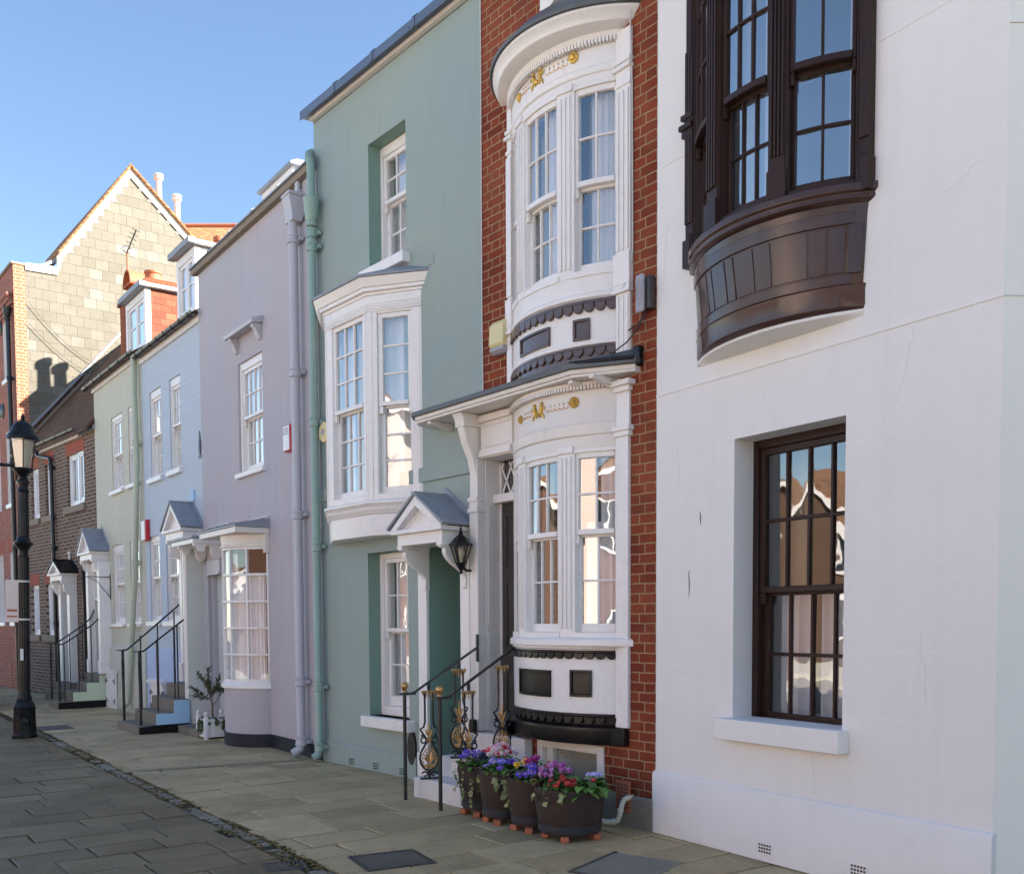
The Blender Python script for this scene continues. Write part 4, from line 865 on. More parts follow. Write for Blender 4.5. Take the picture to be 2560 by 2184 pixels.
# ------------------------------------------------------------------ 5 pale blue painted brick house
BL = house((5.159, 15.607), .37, 'pale blue painted brick house with black handrails on its stone door steps')
bz_ = 6.12
wall(BL, [M['blue'], M['blue']], -1.86, 1.12, 0, bz_, [(-1.44, -.82, 4.0, 5.47, .035), (-.385, .15, 4.0, 5.47, .035), (-1.64, -1.06, 1.62, 3.08, .04), (-.74, .02, 1.62, 3.08, .04), (.33, .98, .68, 2.55, .3)])
dark_backing(BL, -1.86, 1.12, bz_-.2, 1.4, (3.4,))
for x0, x1 in ((-1.44, -.84), (-.385, .13)): window(BL, x0-.02, x1+.02, 3.99, 5.47, 3, 2, 2, y=.022, split=4.72, fw=.035, head=.12, st=.034, sill=(x0-.10, x1+.07, 4.035, 3.95, .06), cur='sides')
for x0, x1 in ((-1.64, -1.06), (-.74, .0)): window(BL, x0-.02, x1+.02, 1.62, 3.08, 3, 2, 2, y=.026, split=2.36, fw=.045, st=.034, head=.10, sill=(x0-.12, x1+.06, 1.64, 1.56, .06), cur='sides')
pb = MB(); pb.prism([(-.03, 0), (-.03, 1.12), (-.02, 1.16), (0, 1.18), (0, 0)], 'x', -1.86, .30); pb.build('plinth', M['blue_stucco'], BL)
sb_ = MB(); sb_.box(-1.8, .16, -.004, 0, 3.30, 3.312); sb_.build('mortar_ledge', M['blue_stucco'], BL)
gutter(BL, -1.86, 1.20, -.11, bz_+.03, M['black_iron'], .058, 8)
fb = MB(); fb.box(-1.86, 1.16, -.04, .0, bz_-.10, bz_+.06); fb.build('fascia', M['cream_wood'], BL)
pitched_roof(BL, -1.86, 1.12, bz_+.05, 8.3, 3.2, 5.5, M['tile_brown'])
def dormer(parent, x0, x1, z0, z1, y, mat, cheek, depth=1.6, cap=None):
    mb = MB(); mb.box(x0, x1, y, y+.10, z0, z0+.14); mb.box(x0, x0+.10, y, y+.10, z0+.14, z1-.12); mb.box(x1-.12, x1, y, y+.10, z0+.14, z1-.12); mb.box(x0, x1, y, y+.10, z1-.12, z1)
    d = mb.build('dormer', mat, parent, bevel=.005)
    for x in (x0+.01, x1-.03): MB().box(x, x+.022, y+.10, y+depth, z0-.2, z1).build('cheek', cheek, d)
    r = MB(); r.box(x0-.07, x1+.06, y-.10, y+depth, z1+.03, z1+.10); r.build('roof', cap or M['white_wood'], d, bevel=.01)
    l = MB(); l.box(x0-.08, x1+.07, y-.12, y+.0, z1+.02, z1+.115); l.build('lead_edge', M['lead'], d, bevel=.008)
    f = MB(); xm = (x0+x1)/2-.01
    for a, b in ((x0+.10, xm-.02), (xm+.02, x1-.12)):
        f.box(a, a+.05, y+.03, y+.07, z0+.14, z1-.12); f.box(b-.05, b, y+.03, y+.07, z0+.14, z1-.12); f.box(a+.05, b-.05, y+.03, y+.07, z1-.17, z1-.12); f.box(a+.05, b-.05, y+.03, y+.07, z0+.14, z0+.19); f.box(a+.05, b-.05, y+.035, y+.065, z0+(z1-z0)*.52, z0+(z1-z0)*.52+.025)
    f.box(xm-.02, xm+.02, y+.02, y+.08, z0+.14, z1-.12)
    f.build('sash', M['upvc'], d)
    g = MB()
    for a, b in ((x0+.15, xm-.07), (xm+.07, x1-.17)): g.add([(a, y+.05, z0+.18), (b, y+.052, z0+.18), (b, y+.049, z1-.16), (a, y+.05, z1-.16)], [(0,1,2,3)])
    g.build('pane', M['glass'], d, fix=False); return d
dormer(BL, -.82, .06, 6.45, 7.50, .30, M['white_wood'], M['white_wood'], 1.5)
dk = MB(); dk.box(.35, .97, .26, .3, .69, 2.55); 
for za, zb in ((.85, 1.45), (1.6, 2.4)): dk.box(.42, .90, .25, .261, za, zb)
dk.build('door', M['white_wood'], BL, bevel=.004)
pq = MB(); pq.box(.16, .29, -.09, .0, .70, 2.86); pq.box(.14, .31, -.12, 0, .70, .95); pq.box(.13, .32, -.13, 0, .95, .99); pq.box(.15, .30, -.10, 0, 2.70, 2.74); pq.box(.29, .33, -.02, .3, .68, 2.6); pq.box(.33, .98, -.03, .05, 2.5, 2.86)
pq.build('doorcase', M['white_wood'], BL, bevel=.004)
gable_hood(BL, .10, 1.03, 3.0, 3.42, .31, M['white_wood'], M['lead'], brackets=(.27, .48), bt=.05)
chi = MB(); chi.box(.60, .74, -.03, 0, 3.45, 3.62); chi.build('painted_patch', M['blue_step'], BL)
steps(BL, [(-.02, 1.06, -1.02, -.76, -.02, .125), (-.02, 1.06, -.76, -.50, -.02, .30), (-.02, 1.06, -.50, -.27, -.02, .49), (-.02, 1.0, -.27, .0, -.02, .68)], M['stone'])
sp = MB(); sp.prism([(-.755, .125), (-.755, .285), (-.495, .285), (-.495, .475), (-.27, .475), (-.27, .13)], 'x', 1.061, 1.085); sp.build('step_side', M['blue_step'], BL, bevel=.004)
sp = MB(); sp.prism([(-1.0, -.01), (-1.0, .105), (-.755, .1245), (-.27, .1245), (-.27, -.01)], 'x', 1.061, 1.088); sp.build('step_plinth', M['black_gloss'], BL, bevel=.004)
# coal hatch
hx = MB(); hx.box(-1.52, -.86, -.075, -.03, .10, .56); hx.box(-1.56, -.82, -.10, -.03, .56, .60); hx.box(-1.60, -.78, -.13, -.03, .60, .64); hx.box(-1.58, -.80, -.115, -.03, .641, .67)
hat = hx.build('coal_hatch', M['white_wood'], BL, bevel=.004)
hg = MB()
for x in (-1.52, -.94):
    for z in (.22, .44): hg.box(x+(-.03 if x < -1.2 else .0), x+.11, -.083, -.074, z-.012, z+.012); hg.box(x-.01 if x < -1.2 else x+.07, x+.02 if x < -1.2 else x+.10, -.085, -.0735, z-.045, z+.045)
hg.build('strap_hinge', M['black_iron'], hat)
fm = MB(); fm.lathe([(.10,0),(.08,.01),(.03,.015)], 16, (0,0,0)); 
fm.v = [(1.0+v[0]*.6, -.002-v[2], 4.22+v[1]*1.5) for v in fm.v]; fm.box(.93, 1.07, -.01, 0, 4.06, 4.10); fm.prism([(.97, 4.36), (1.03, 4.36), (1.0, 4.46)], 'y', -.012, 0); fm.build('fire_mark', M['black_iron'], BL)

# ------------------------------------------------------------------ 6 pale green house
G = house((5.174, 17.954), .37, 'pale green rendered house with pedimented door hood beside dark brick house')
gz = 6.22
wall(G, [M['green'], M['green']], -2.74, .48, 0, gz, [(-1.52, -.78, 4.05, 5.45, .035), (-.40, .20, 4.05, 5.45, .035), (-1.66, -.90, 1.60, 3.08, .04), (-.50, .12, 1.60, 3.08, .04)])
dark_backing(G, -2.74, .46, gz-.2, 1.4, (3.4,))
window(G, -1.54, -.76, 4.05, 5.45, 3, 2, 2, y=.022, split=4.72, fw=.05, st=.036, head=.08, sill=(-1.60, -.72, 4.08, 4.01, .06), cur='sides')
window(G, -.42, .22, 4.05, 5.45, 3, 2, 2, y=.022, split=4.72, fw=.045, st=.036, head=.08, sill=(-.48, .26, 4.08, 4.01, .06), cur='sides')
window(G, -1.68, -.88, 1.60, 3.08, 3, 2, 2, y=.026, split=2.33, fw=.055, st=.036, head=.14, sill=(-1.86, -.88, 1.605, 1.545, .06), cur='sides')
window(G, -.52, .14, 1.60, 3.08, 3, 2, 2, y=.026, split=2.33, fw=.05, st=.036, head=.14, sill=(-.60, .18, 1.605, 1.545, .06), cur='sides')
pg = MB(); pg.prism([(-.07, 0), (-.05, 1.10), (-.03, 1.16), (0, 1.2), (0, 0)], 'x', -1.85, .48); pg.build('plinth', M['green'], G)
gutter(G, -3.02, .48, -.11, gz+.05, M['black_iron'], .058, 6)
fg = MB(); fg.box(-2.75, .48, -.04, 0, gz-.08, gz+.08); fg.build('fascia', M['cream_wood'], G)
pitched_roof(G, -2.74, .48, gz+.05, 8.3, 3.2, 5.5, M['tile_brown'])
dormer(G, -1.46, -.22, 6.50, 7.56, .30, M['white_wood'], M['tile_orange'], 1.9)
cx_ = MB(); cx_.box(-5.35, -3.35, 1.25, 1.9, 5.0, 8.82); cx_.box(-5.40, -3.30, 1.20, 1.95, 8.70, 8.78)
stk = cx_.build('chimney', M['brick_red'], G)
cwl = MB(); c0 = Vector((-4.62, 1.5, 8.82))
cwl.lathe([(.17,0),(.15,.08),(.135,.22)], 18, c0)
hw = []
for i in range(13):
    t = pi*i/12; hw.append((c0.x-.30*cos(t), c0.z+.18+.32*sin(t)))
out = hw+[(c0.x-.255*cos(pi*i/12), c0.z+.18+.275*sin(pi*i/12)) for i in range(12, -1, -1)]
cwl.prism(out, 'y', c0.y-.30, c0.y+.30); cwl.prism([(c0.x-.29, c0.z+.15), (c0.x+.29, c0.z+.15), (c0.x+.29, c0.z+.18), (c0.x-.29, c0.z+.18)], 'y', c0.y-.30, c0.y+.30)
cwl.build('chimney_pot', M['terracotta'], stk)
cw2 = MB(); cw2.lathe([(.19,0),(.17,.05),(.16,.18),(.18,.2),(.18,.24),(.12,.24)], 18, (-3.70, 1.5, 8.82)); cw2.build('chimney_pot', M['terracotta'], stk)
downpipe(G, [(.33,-.08,6.18), (.34,-.09,5.6), (.40,-.09,4.4), (.14,-.10,2.4), (-.14,-.12,1.1), (-.36,-.14,.22), (-.36,-.18,.14), (-.26,-.24,.10)], .050, M['green_trim'], [(.18,-.10,2.66), (.36,-.09,4.7)])
# doorcase, hood, steps
dg = MB(); dg.box(-2.93, -2.76, -.20, .0, .64, 2.80); dg.prism([(-2.06, -.20), (-1.89, -.20), (-1.86, 0), (-2.06, 0)], 'z', .64, 2.80); dg.box(-2.76, -2.06, -.14, .0, 2.62, 2.80); dg.box(-2.76, -2.06, -.10, -.02, 2.06, 2.12); dg.box(-2.76, -2.70, -.10, 0, .64, 2.62); dg.box(-2.95, -2.74, -.22, 0, .64, .90); dg.box(-2.08, -1.86, -.22, 0, .64, .90)
dg.build('doorcase', M['white_wood'], G, bevel=.004)
de = MB(); de.box(-2.70, -2.06, -.05, -.01, .66, 2.06)
for za, zb in ((.8, 1.3), (1.4, 1.95)):
    for xa, xb in ((-2.64, -2.42), (-2.36, -2.12)): de.box(xa, xb, -.06, -.049, za, zb)
de.build('door', simple('weathered_oak_door', (.13,.085,.05), .5, var=.3, bump=.3), G, bevel=.004)
MB().add([(-2.70,-.04,2.12),(-2.06,-.04,2.12),(-2.06,-.04,2.62),(-2.70,-.04,2.62)], [(0,1,2,3)]).build('transom_pane', M['glass_dark'], G, fix=False)
gable_hood(G, -2.93, -1.90, 2.97, 3.43, .34, M['white_wood'], M['lead'], brackets=(.30, .52), bt=.055)
steps(G, [(-2.76, -1.99, -.98, -.70, -.02, .14), (-2.76, -1.99, -.70, -.46, -.02, .32), (-2.76, -1.99, -.46, -.23, -.02, .48), (-2.95, -1.96, -.23, .0, -.02, .64)], M['stone'])
sp = MB(); sp.prism([(-.70, .135), (-.70, .305), (-.455, .305), (-.455, .475), (-.225, .475), (-.225, .62), (0, .62), (0, .135)], 'x', -1.989, -1.955); sp.build('step_side', M['green_step'], G, bevel=.004)
sp = MB(); sp.prism([(-.97, -.01), (-.97, .12), (0, .134), (0, -.01)], 'x', -1.989, -1.95); sp.build('step_plinth', M['black_gloss'], G, bevel=.004)
hx = MB(); hx.box(-1.93, -1.28, -.12, -.075, -.01, .66); hx.box(-1.96, -1.25, -.15, -.07, .66, .72); hx.box(-1.607, -1.60, -.124, -.119, 0, .65)
hat = hx.build('cellar_hatch', M['white_wood'], G, bevel=.004)
hg = MB()
for x, s in ((-1.92, 1), (-1.29, -1)):
    for z in (.14, .52): hg.box(min(x, x+s*.14), max(x, x+s*.14), -.128, -.119, z-.01, z+.01); hg.box(min(x, x+s*.035), max(x, x+s*.035), -.1285, -.119, z-.05, z+.05)
hg.build('strap_hinge', M['black_iron'], hat)
bkz = MB(); bkz.tube([(-1.84, -.01, 2.06), (-1.84, -.01, 2.55)], .008, 6); bkz.tube([(-1.84, -.01, 2.50), (-1.84, -.5, 2.50)], .008, 6); bkz.tube([(-1.84, -.02, 2.12), (-1.84, -.10, 2.22), (-1.84, -.25, 2.42), (-1.84, -.42, 2.49)], .007, 6); bkz.tube([(-1.84,-.5+.03*cos(t),2.47+.03*sin(t)) for t in [2*pi*i/8 for i in range(7)]], .006, 6); bkz.build('sign_bracket', M['black_iron'], G)

# ------------------------------------------------------------------ 7 brown brick cottage
BR = house((5.192, 20.707), -5.08, 'low dark brown brick cottage with white casements and mossy tile roof')
rz_ = 5.50
wins = [(-4.20, -3.62, 4.0, 5.13), (-3.16, -2.60, 4.0, 5.13), (-1.68, -.66, 4.06, 5.13), (-4.44, -3.84, 1.36, 2.50), (-3.36, -2.78, 1.36, 2.50)]
wall(BR, [M['brick_brown'], M['brick_brown']], -5.07, .03, 0, rz_, [(*q, .10) for q in wins]+[(-1.98, -1.32, .38, 2.42, .2), (-.98, -.3, .6, 2.75, .15)])
dark_backing(BR, -5.07, .0, rz_-.2, 1.4, (3.1,))
for i, (x0, x1, z0, z1) in enumerate(wins):
    if i == 2: window(BR, x0, x0+.62, z0, z1, 2, 1, 0, M['upvc'], y=.05, fw=.05, cur='sides', bar=.03); window(BR, x0+.62, x1, z0+.03, z1, 1, 1, 0, M['upvc'], y=.02, fw=.05, cur=None)
    else: window(BR, x0, x1, z0, z1, 3, 3, 0, M['upvc'], y=.06, fw=.05, cur='full', bar=.012)
    s = MB(); s.box(x0-.22, x1+.06, -.05, .05, z0-.14, z0-.002); s.build('sill', M['stone_sill'], BR, bevel=.008)
    if i > 2: MB().box(x0-.05, x1+.05, -.004, .004, z1+.002, z1+.26).build('lintel', M['brick_rubbed'], BR)
    else: MB().box(x0-.05, x1+.05, -.004, .004, z1+.002, z1+.24).build('lintel', M['brick_rubbed'], BR)
gutter(BR, -5.10, -.72, -.14, rz_+.06, M['black_iron'], .06, 6)
fb = MB(); fb.box(-5.07, -.75, -.08, .0, rz_-.10, rz_+.05); fb.build('fascia', M['white_wood'], BR)
fe = MB(); fe.box(-.74, .03, -.04, .0, rz_-.06, rz_+.04); fe.build('fascia', M['lead'], BR)
pr = MB(); sl_ = (8.55-5.62)/2.45
pr.prism([(-.16, 5.62-.16*sl_), (2.45, 8.55), (2.45, 8.62), (-.16, 5.69-.16*sl_)], 'x', -5.0, .03); pr.prism([(2.45, 8.55), (5.2, 5.5), (5.2, 5.57), (2.45, 8.62)], 'x', -5.0, .03)
pr.build('roof', M['tile_brown'], BR)
vg = MB()   # raised far verge: tile course, lead flashing and coping
def rake(mb, x0, x1, o0, o1): mb.prism([(-.12, 5.69-.12*sl_+o0), (2.45, 8.62+o0), (2.45, 8.62+o1), (-.12, 5.69-.12*sl_+o1)], 'x', x0, x1)
rake(vg, -5.07, -4.985, -.6, .22); vg.build('verge_wall', M['tile_brown'], BR)
v2 = MB(); rake(v2, -5.12, -4.93, .221, .30); v2.build('verge_coping', M['lead'], BR)
v3 = MB(); rake(v3, -4.984, -4.975, .02, .11); v3.build('flashing', M['stone_sill'], BR)
gw = MB(); gw.prism([(0, rz_), (5.1, rz_), (2.45, 8.5)], 'x', -5.07, -5.0); gw.build('gable_wall', M['brick_brown'], BR)
cz = MB(); cz.box(-2.08, -1.64, 3.38, 4.22, 6.4, 9.85); cz.box(-2.13, -1.59, 3.33, 4.27, 9.70, 9.79); bst = cz.build('chimney', M['brick_red'], BR)
for py, top in ((3.62, 10.62), (3.97, 10.55)):
    q = MB(); q.lathe([(.13,0),(.11,.1),(.10,top-9.85-.14),(.14,top-9.85-.12),(.14,top-9.85-.02),(.09,top-9.85)], 16, (-1.86, py, 9.85)); q.build('chimney_pot', M['terracotta'], bst)
downpipe(BR, [(-3.28,-.14,5.52), (-3.28,-.14,5.40), (-3.22,-.12,5.32), (-2.60,-.07,5.20), (-2.52,-.07,5.12), (-2.50,-.07,4.95), (-2.50,-.07,.05)], .04, M['black_iron'], [(-2.50,-.07,4.98), (-2.50,-.07,3.25), (-2.50,-.07,1.6)])
dg = MB(); dg.box(-1.98, -1.84, -.16, .0, .38, 2.46); dg.box(-1.44, -1.28, -.16, 0, .38, 2.46); dg.box(-1.84, -1.44, -.10, 0, 2.30, 2.46)
dg.build('doorcase', M['white_wood'], BR, bevel=.004)
de = MB(); de.box(-1.84, -1.44, .02, .06, .40, 2.30); de.box(-1.80, -1.66, .01, .021, .6, 1.2); de.box(-1.62, -1.48, .01, .021, .6, 1.2); de.box(-1.80, -1.48, .01, .021, 1.35, 2.1); de.build('door', M['dark_door'], BR, bevel=.004)
gable_hood(BR, -2.06, -1.20, 2.64, 2.93, .34, M['white_wood'], M['black_gloss'], brackets=(.26, .62), bt=.05)
fin = MB(); fin.tube([(-1.62,-.02,2.95), (-1.62,-.02,3.08)], .02, 8); fin.sphere((-1.62,-.02,3.10), .04, 10); fin.build('finial', M['white_wood'], BR)
steps(BR, [(-2.1, -1.2, -.46, -.23, -.02, .19), (-2.1, -1.2, -.23, .0, -.02, .37)], M['stone'])
ld_ = MB(); ld_.box(-1.0, -.28, -.01, .1, 2.78, 2.98); ld_.build('lintel', M['stone_sill'], BR)
d3 = MB(); d3.box(-.98, -.92, .0, .12, .6, 2.75); d3.box(-.36, -.30, .0, .12, .6, 2.75); d3.box(-.92, -.36, .0, .12, 2.68, 2.75); d3.box(-.92, -.36, .05, .12, .6, 2.68); d3.build('side_door', M['dark_door'], BR)

# ------------------------------------------------------------------ 8 far red brick house with slate-hung gable
RD = house((4.743, 25.755), -1.91, 'tall red brick house at the far end with sunlit slate-hung gable')
pz = 10.02
rw = [(-1.22, -.52, 7.54, 8.90), (-2.66, -1.96, 7.54, 8.90), (-1.22, -.52, 4.54, 6.30), (-2.66, -1.96, 4.54, 6.30), (-1.22, -.52, 1.66, 3.37), (-2.66, -1.96, 1.66, 3.37), (-4.1, -3.4, 7.54, 8.9), (-4.1, -3.4, 4.54, 6.3), (-4.1, -3.4, 1.66, 3.37)]
wall(RD, [M['brick_far'], M['white_stucco']], -6.8, 0, 0, pz, [(*q, .22) for q in rw], back=False)
for x0, x1, z0, z1 in rw:
    window(RD, x0-.03, x1+.03, z0, z1, 2, 2, 2, y=.20, fw=.06, head=.08, cur='full'); MB().box(x0-.06, x1+.06, -.05, .2, z0-.10, z0-.002).build('sill', M['white_wood'], RD, bevel=.006)
    if z0 < 4: MB().box(x0-.12, x1+.12, -.006, .002, z1+.002, z1+.34).build('lintel', M['brick_rubbed'], RD)
cr = MB()
for i, (za, zb) in enumerate(((9.02, 9.10), (9.1005, 9.20), (9.2005, 9.30), (9.3005, 9.38))): cr.box(-6.8, -.12+.01*i, -.03-.04*i, 0, za, zb)
cr.build('cornice', M['brick_far'], RD, bevel=.01)
MB().box(-6.8, .02, -.05, .32, pz+.002, pz+.06).build('coping', M['stone_sill'], RD, bevel=.01)
be = MB(); be.add([(.004,.0,0),(.004,.26,0),(.004,.26,pz),(.004,0,pz)], [(0,1,2,3)]); be.build('wall_end', M['brick_end_lit'], RD, fix=False)
gp = [(.262, 0), (5.3, 0), (5.3, 11.3), (4.55, 11.3), (2.76, 12.92), (1.0, 10.42), (.98, 10.18), (.262, 10.12)]
gp = [(.262, 0), (5.6, 0), (5.6, 10.4), (2.76, 12.95), (1.0, 10.42), (.98, 10.15), (.262, 10.10)]
MB().prism(gp, 'x', -.06, .0).build('slate_hung_gable', M['slate_hung'], RD)
vb = MB()
vb.prism([(.262, 10.10), (.98, 10.15), (.98, 9.96), (.262, 9.93)], 'x', .0015, .03)
vb.prism([(.97, 10.42), (2.76, 12.95), (2.76, 12.72), (1.10, 10.36), (1.0, 10.05), (.97, 10.05)], 'x', .0015, .032); vb.prism([(2.76, 12.95), (5.6, 10.40), (5.6, 10.19), (2.76, 12.72)], 'x', .0015, .032)
R_ = random.Random(3)
for i in range(10):
    t_ = (i+.5)/10; y_, z_ = 1.15+1.5*t_, 10.43+2.13*t_; q = R_.uniform(.04,.12); vb.prism([(y_, z_), (y_+.09, z_+.13), (y_+.09+q*.5, z_+.03), (y_+.03, z_-.0)], 'x', .0012, .0125)
    y_, z_ = 2.95+2.3*t_, 12.55-2.07*t_; vb.prism([(y_, z_), (y_-.09, z_+.08), (y_-.09-q*.5, z_+.02), (y_-.03, z_)], 'x', .0012, .0125)
vb.build('bargeboard', simple('cream_render_edge', (.50,.47,.39), .6, var=.08, bump=.2), RD)
rf = MB(); 
for a, b in (((1.0, 10.42), (2.76, 12.95)), ((2.76, 12.95), (5.6, 10.40))):
    rf.prism([a, b, (b[0], b[1]+.11), (a[0], a[1]+.11)], 'x', -6.8, .07)
rf.build('roof', M['tile_lit'], RD)
MB().prism([(.3, 9.95), (1.0, 10.40), (1.0, 10.3), (.3, 9.9)], 'x', -6.8, -.06).build('parapet_gutter', M['lead'], RD)
vt = MB()
for i in range(34):
    t = i/34; y0, z0 = 1.0+1.76*t, 10.45+2.53*t; vt.prism([(y0, z0), (y0+.055, z0+.075), (y0+.03, z0+.11), (y0-.012, z0+.045)], 'x', .03, .085)
    y0, z0 = 2.76+2.84*t, 12.98-2.55*t; vt.prism([(y0, z0), (y0+.088, z0-.078), (y0+.10, z0-.035), (y0+.012, z0+.045)], 'x', .03, .085)
vt.build('verge_tile', M['tile_lit'], RD)
MB().box(-6.8, 0, 5.55, 5.6, 0, 10.4).build('back_wall', M['brick_far'], RD)
for y, za, zb in ((3.55, 12.0, 13.0), (4.02, 11.6, 12.6)):
    fp = MB(); fp.tube([(-.25, y, za-.4), (-.25, y, zb)], .075, 14); fp.lathe([(.08,-.02),(.12,.0),(.12,.05),(.08,.06),(.12,.08),(.12,.12),(.09,.14)], 16, (-.25, y, zb-.02)); fp.build('flue_pipe', M['white_pipe'], RD)
for x, z in ((-1.45, 8.86), (-1.50, 6.86), (-3.0, 8.86), (-3.0, 6.86)):
    t_ = MB(); t_.lathe([(.19,0),(.19,.02),(.14,.05),(.05,.06)], 18, (0,0,0)); t_.v = [(x+v[0], -v[2]-.001, z+v[1]) for v in t_.v]; t_.bar((x, -.05, z-.15), (x, -.05, z+.15), .05, .03); t_.build('wall_tie_plate', M['black_iron'], RD)
downpipe(RD, [(-.22,-.10,8.95), (-.22,-.10,.05)], .05, M['black_iron'], [(-.22,-.10,7.4), (-.22,-.10,5.4), (-.22,-.10,3.4), (-.22,-.10,1.6)], (-.22,-.11,8.95))
MB().prism([(-1.55+.13*cos(pi*i/10), .55+.13*sin(pi*i/10)) for i in range(11)]+[(-1.68, .05), (-1.42, .05)], 'y', -.012, .002).build('blocked_arch', M['brick_end_lit'], RD)
cab = MB(); A_, B_ = Vector((.05, .35, 9.3)), Vector((.05, 3.2, 7.75))
for sag, zo in ((.9, 0), (.75, -.5)):
    cab.tube([(.05, .30+(2.6)*t, 9.2+zo-(1.3+zo*.4)*t-sag*4*t*(1-t)*.55) for t in [i/14 for i in range(15)]], .0055, 5)
cab.build('cable', M['black_iron'], RD)
# tiled roof of the next house behind
NB = empty('terraced_house', (10.62, 31.6, 0), radians(-36.8), 'house behind the slate gable showing only its orange tiled ridge', 'house')
MB().box(-4, 4, .2, 5.8, 0, 12.4).build('wall', M['brick_far'], NB)
MB().prism([(-.1, 12.3), (3, 15.27), (6.1, 12.3)], 'x', -4.2, 4.2).build('roof', M['tile_lit'], NB)
MB().tube([(-4.2, 3, 15.27), (4.2, 3, 15.27)], .09, 8).build('ridge_tiles', M['terracotta'], NB)
# ------------------------------------------------------------------ fixtures on the walls
def fixture(root, name, x, y, z, label, cat, group=None):
    p = wpt(root, x, y, z); return empty(name, p, root.rotation_euler.z, label, cat, group)
# wall lantern between the green and brick houses
t = fixture(T3, 'wall_lantern', .035, 0, 2.13, 'black six-sided coach lantern on the wall beside the pedimented green doorway', 'lantern')
mb = MB(); mb.lathe([(.045,0),(.055,.01),(.05,.03),(.02,.035)], 16, (0,0,0)); mb.v = [(v[0]*.8, -.0-v[2], v[1]*1.35-.03) for v in mb.v]
mb.tube([(0,-.03,-.03), (0,-.08,-.055), (0,-.14,-.055), (0,-.18,-.03), (0,-.20,.0)], [.018,.014,.012,.014,.02], 10); mb.build('wall_arm', M['black_gloss'], t)
c = (0,-.20,0)
mb = MB(); mb.lathe([(.008,-.09),(.016,-.075),(.012,-.06),(.03,-.035),(.045,-.005),(.05,.01),(.048,.015)], 6, c); mb.build('base', M['black_gloss'], t)
mb = MB(); mb.lathe([(.10,.165),(.112,.17),(.11,.18),(.085,.20),(.06,.235),(.03,.262),(.018,.27),(.022,.282),(.01,.30),(.014,.315),(.002,.35)], 6, c); mb.build('cap', M['black_gloss'], t)
mb = MB()
for k in range(6):
    a = 2*pi*k/6; mb.bar((.047*cos(a), -.20+.047*sin(a), .01), (.098*cos(a), -.20+.098*sin(a), .168), .011)
mb.build('glazing_frame', M['black_gloss'], t)
mb = MB(); mb.lathe([(.044,.012),(.094,.166)], 6, c); mb.f = mb.f[:-2]; mb.m = mb.m[:-2]; mb.build('pane', M['lamp_glass'], t, fix=False)
mb = MB(); mb.lathe([(.012,.01),(.012,.05),(.03,.08),(.034,.11),(.02,.14),(.002,.15)], 12, c); mb.build('bulb', M['frost'], t)
# alarm boxes
t = fixture(B, 'alarm_box', -1.83, 0, 3.96, 'yellowed plastic alarm box with dark foot on the red brick wall', 'alarm box')
mb = MB(); mb.prism([(0,.06),(-.075,.06),(-.09,.085),(-.085,.25),(-.05,.29),(0,.29)], 'x', -.10, .10); mb.build('cover', M['cream_plastic'], t, bevel=.008)
mb = MB(); mb.prism([(0,.0),(-.05,.0),(-.085,.03),(-.085,.058),(0,.058)], 'x', -.10, .10); mb.build('strobe', M['grey_plastic'], t, bevel=.006)
t = fixture(L, 'alarm_box', -.54, 0, 3.66, 'white-fronted red alarm box on the lilac house beside its pipe', 'alarm box')
MB().box(-.11, .11, -.075, 0, 0, .31).build('box', M['red_plastic'], t, bevel=.006); MB().box(-.10, .085, -.085, -.0755, .01, .30).build('front_plate', M['white_plastic'], t, bevel=.004)
mb = MB()
for r in range(3):
    for k in range(5):
        x0 = -.09+.034*k; z0 = .255-.03*r
        mb.prism([(x0, z0), (x0+.012, z0+.012), (x0+.026, z0+.004), (x0+.026, z0+.009), (x0+.012, z0+.018), (x0, z0+.006)], 'y', -.0875, -.0852)
mb.build('lettering', M['purple_ink'], t)
t = fixture(BL, 'alarm_box', -1.72, 0, 3.02, 'small red alarm box on the pale blue painted brick', 'alarm box')
MB().box(-.13, .13, -.07, 0, 0, .35).build('box', M['red_plastic'], t, bevel=.006); MB().box(-.125, .09, -.08, -.0705, .01, .34).build('front_plate', M['white_plastic'], t, bevel=.004)
t = fixture(T3, 'alarm_bell', -2.66, 0, 3.74, 'round yellowed alarm bell housing beside the canted bay', 'alarm bell')
mb = MB(); mb.lathe([(.115,0),(.12,.03),(.11,.075),(.04,.085),(.03,.088)], 26, (0,0,0)); mb.v = [(v[0], -v[2], v[1]) for v in mb.v]; mb.build('cover', M['cream_plastic'], t)
mb = MB(); mb.lathe([(.035,.0885),(.03,.096),(.01,.098)], 16, (0,0,0)); mb.v = [(v[0], -v[2], v[1]) for v in mb.v]; mb.build('sounder', M['grey_plastic'], t)
t = fixture(B, 'sounder_box', -.085, 0, 3.90, 'slim grey ridged speaker box above the black lead canopy end', 'speaker')
MB().box(-.03, .075, -.06, 0, .01, .25).build('back_box', M['dark_door'], t, bevel=.01)
mb = MB(); mb.prism([(-.055,.01),(-.045,-.005),(.02,-.005),(.03,.01),(.03,.255),(.02,.27),(-.045,.27),(-.055,.255)], 'y', -.085, -.06); mb.build('front', M['grey_plastic'], t, bevel=.008)
mb = MB()
for r in (.02,.035,.05): mb.tube([(-.012+r*.7*cos(2*pi*i/20), -.086, .14+r*1.8*sin(2*pi*i/20)) for i in range(21)], .0022, 5)
mb.build('ridges', M['grey_plastic'], t)
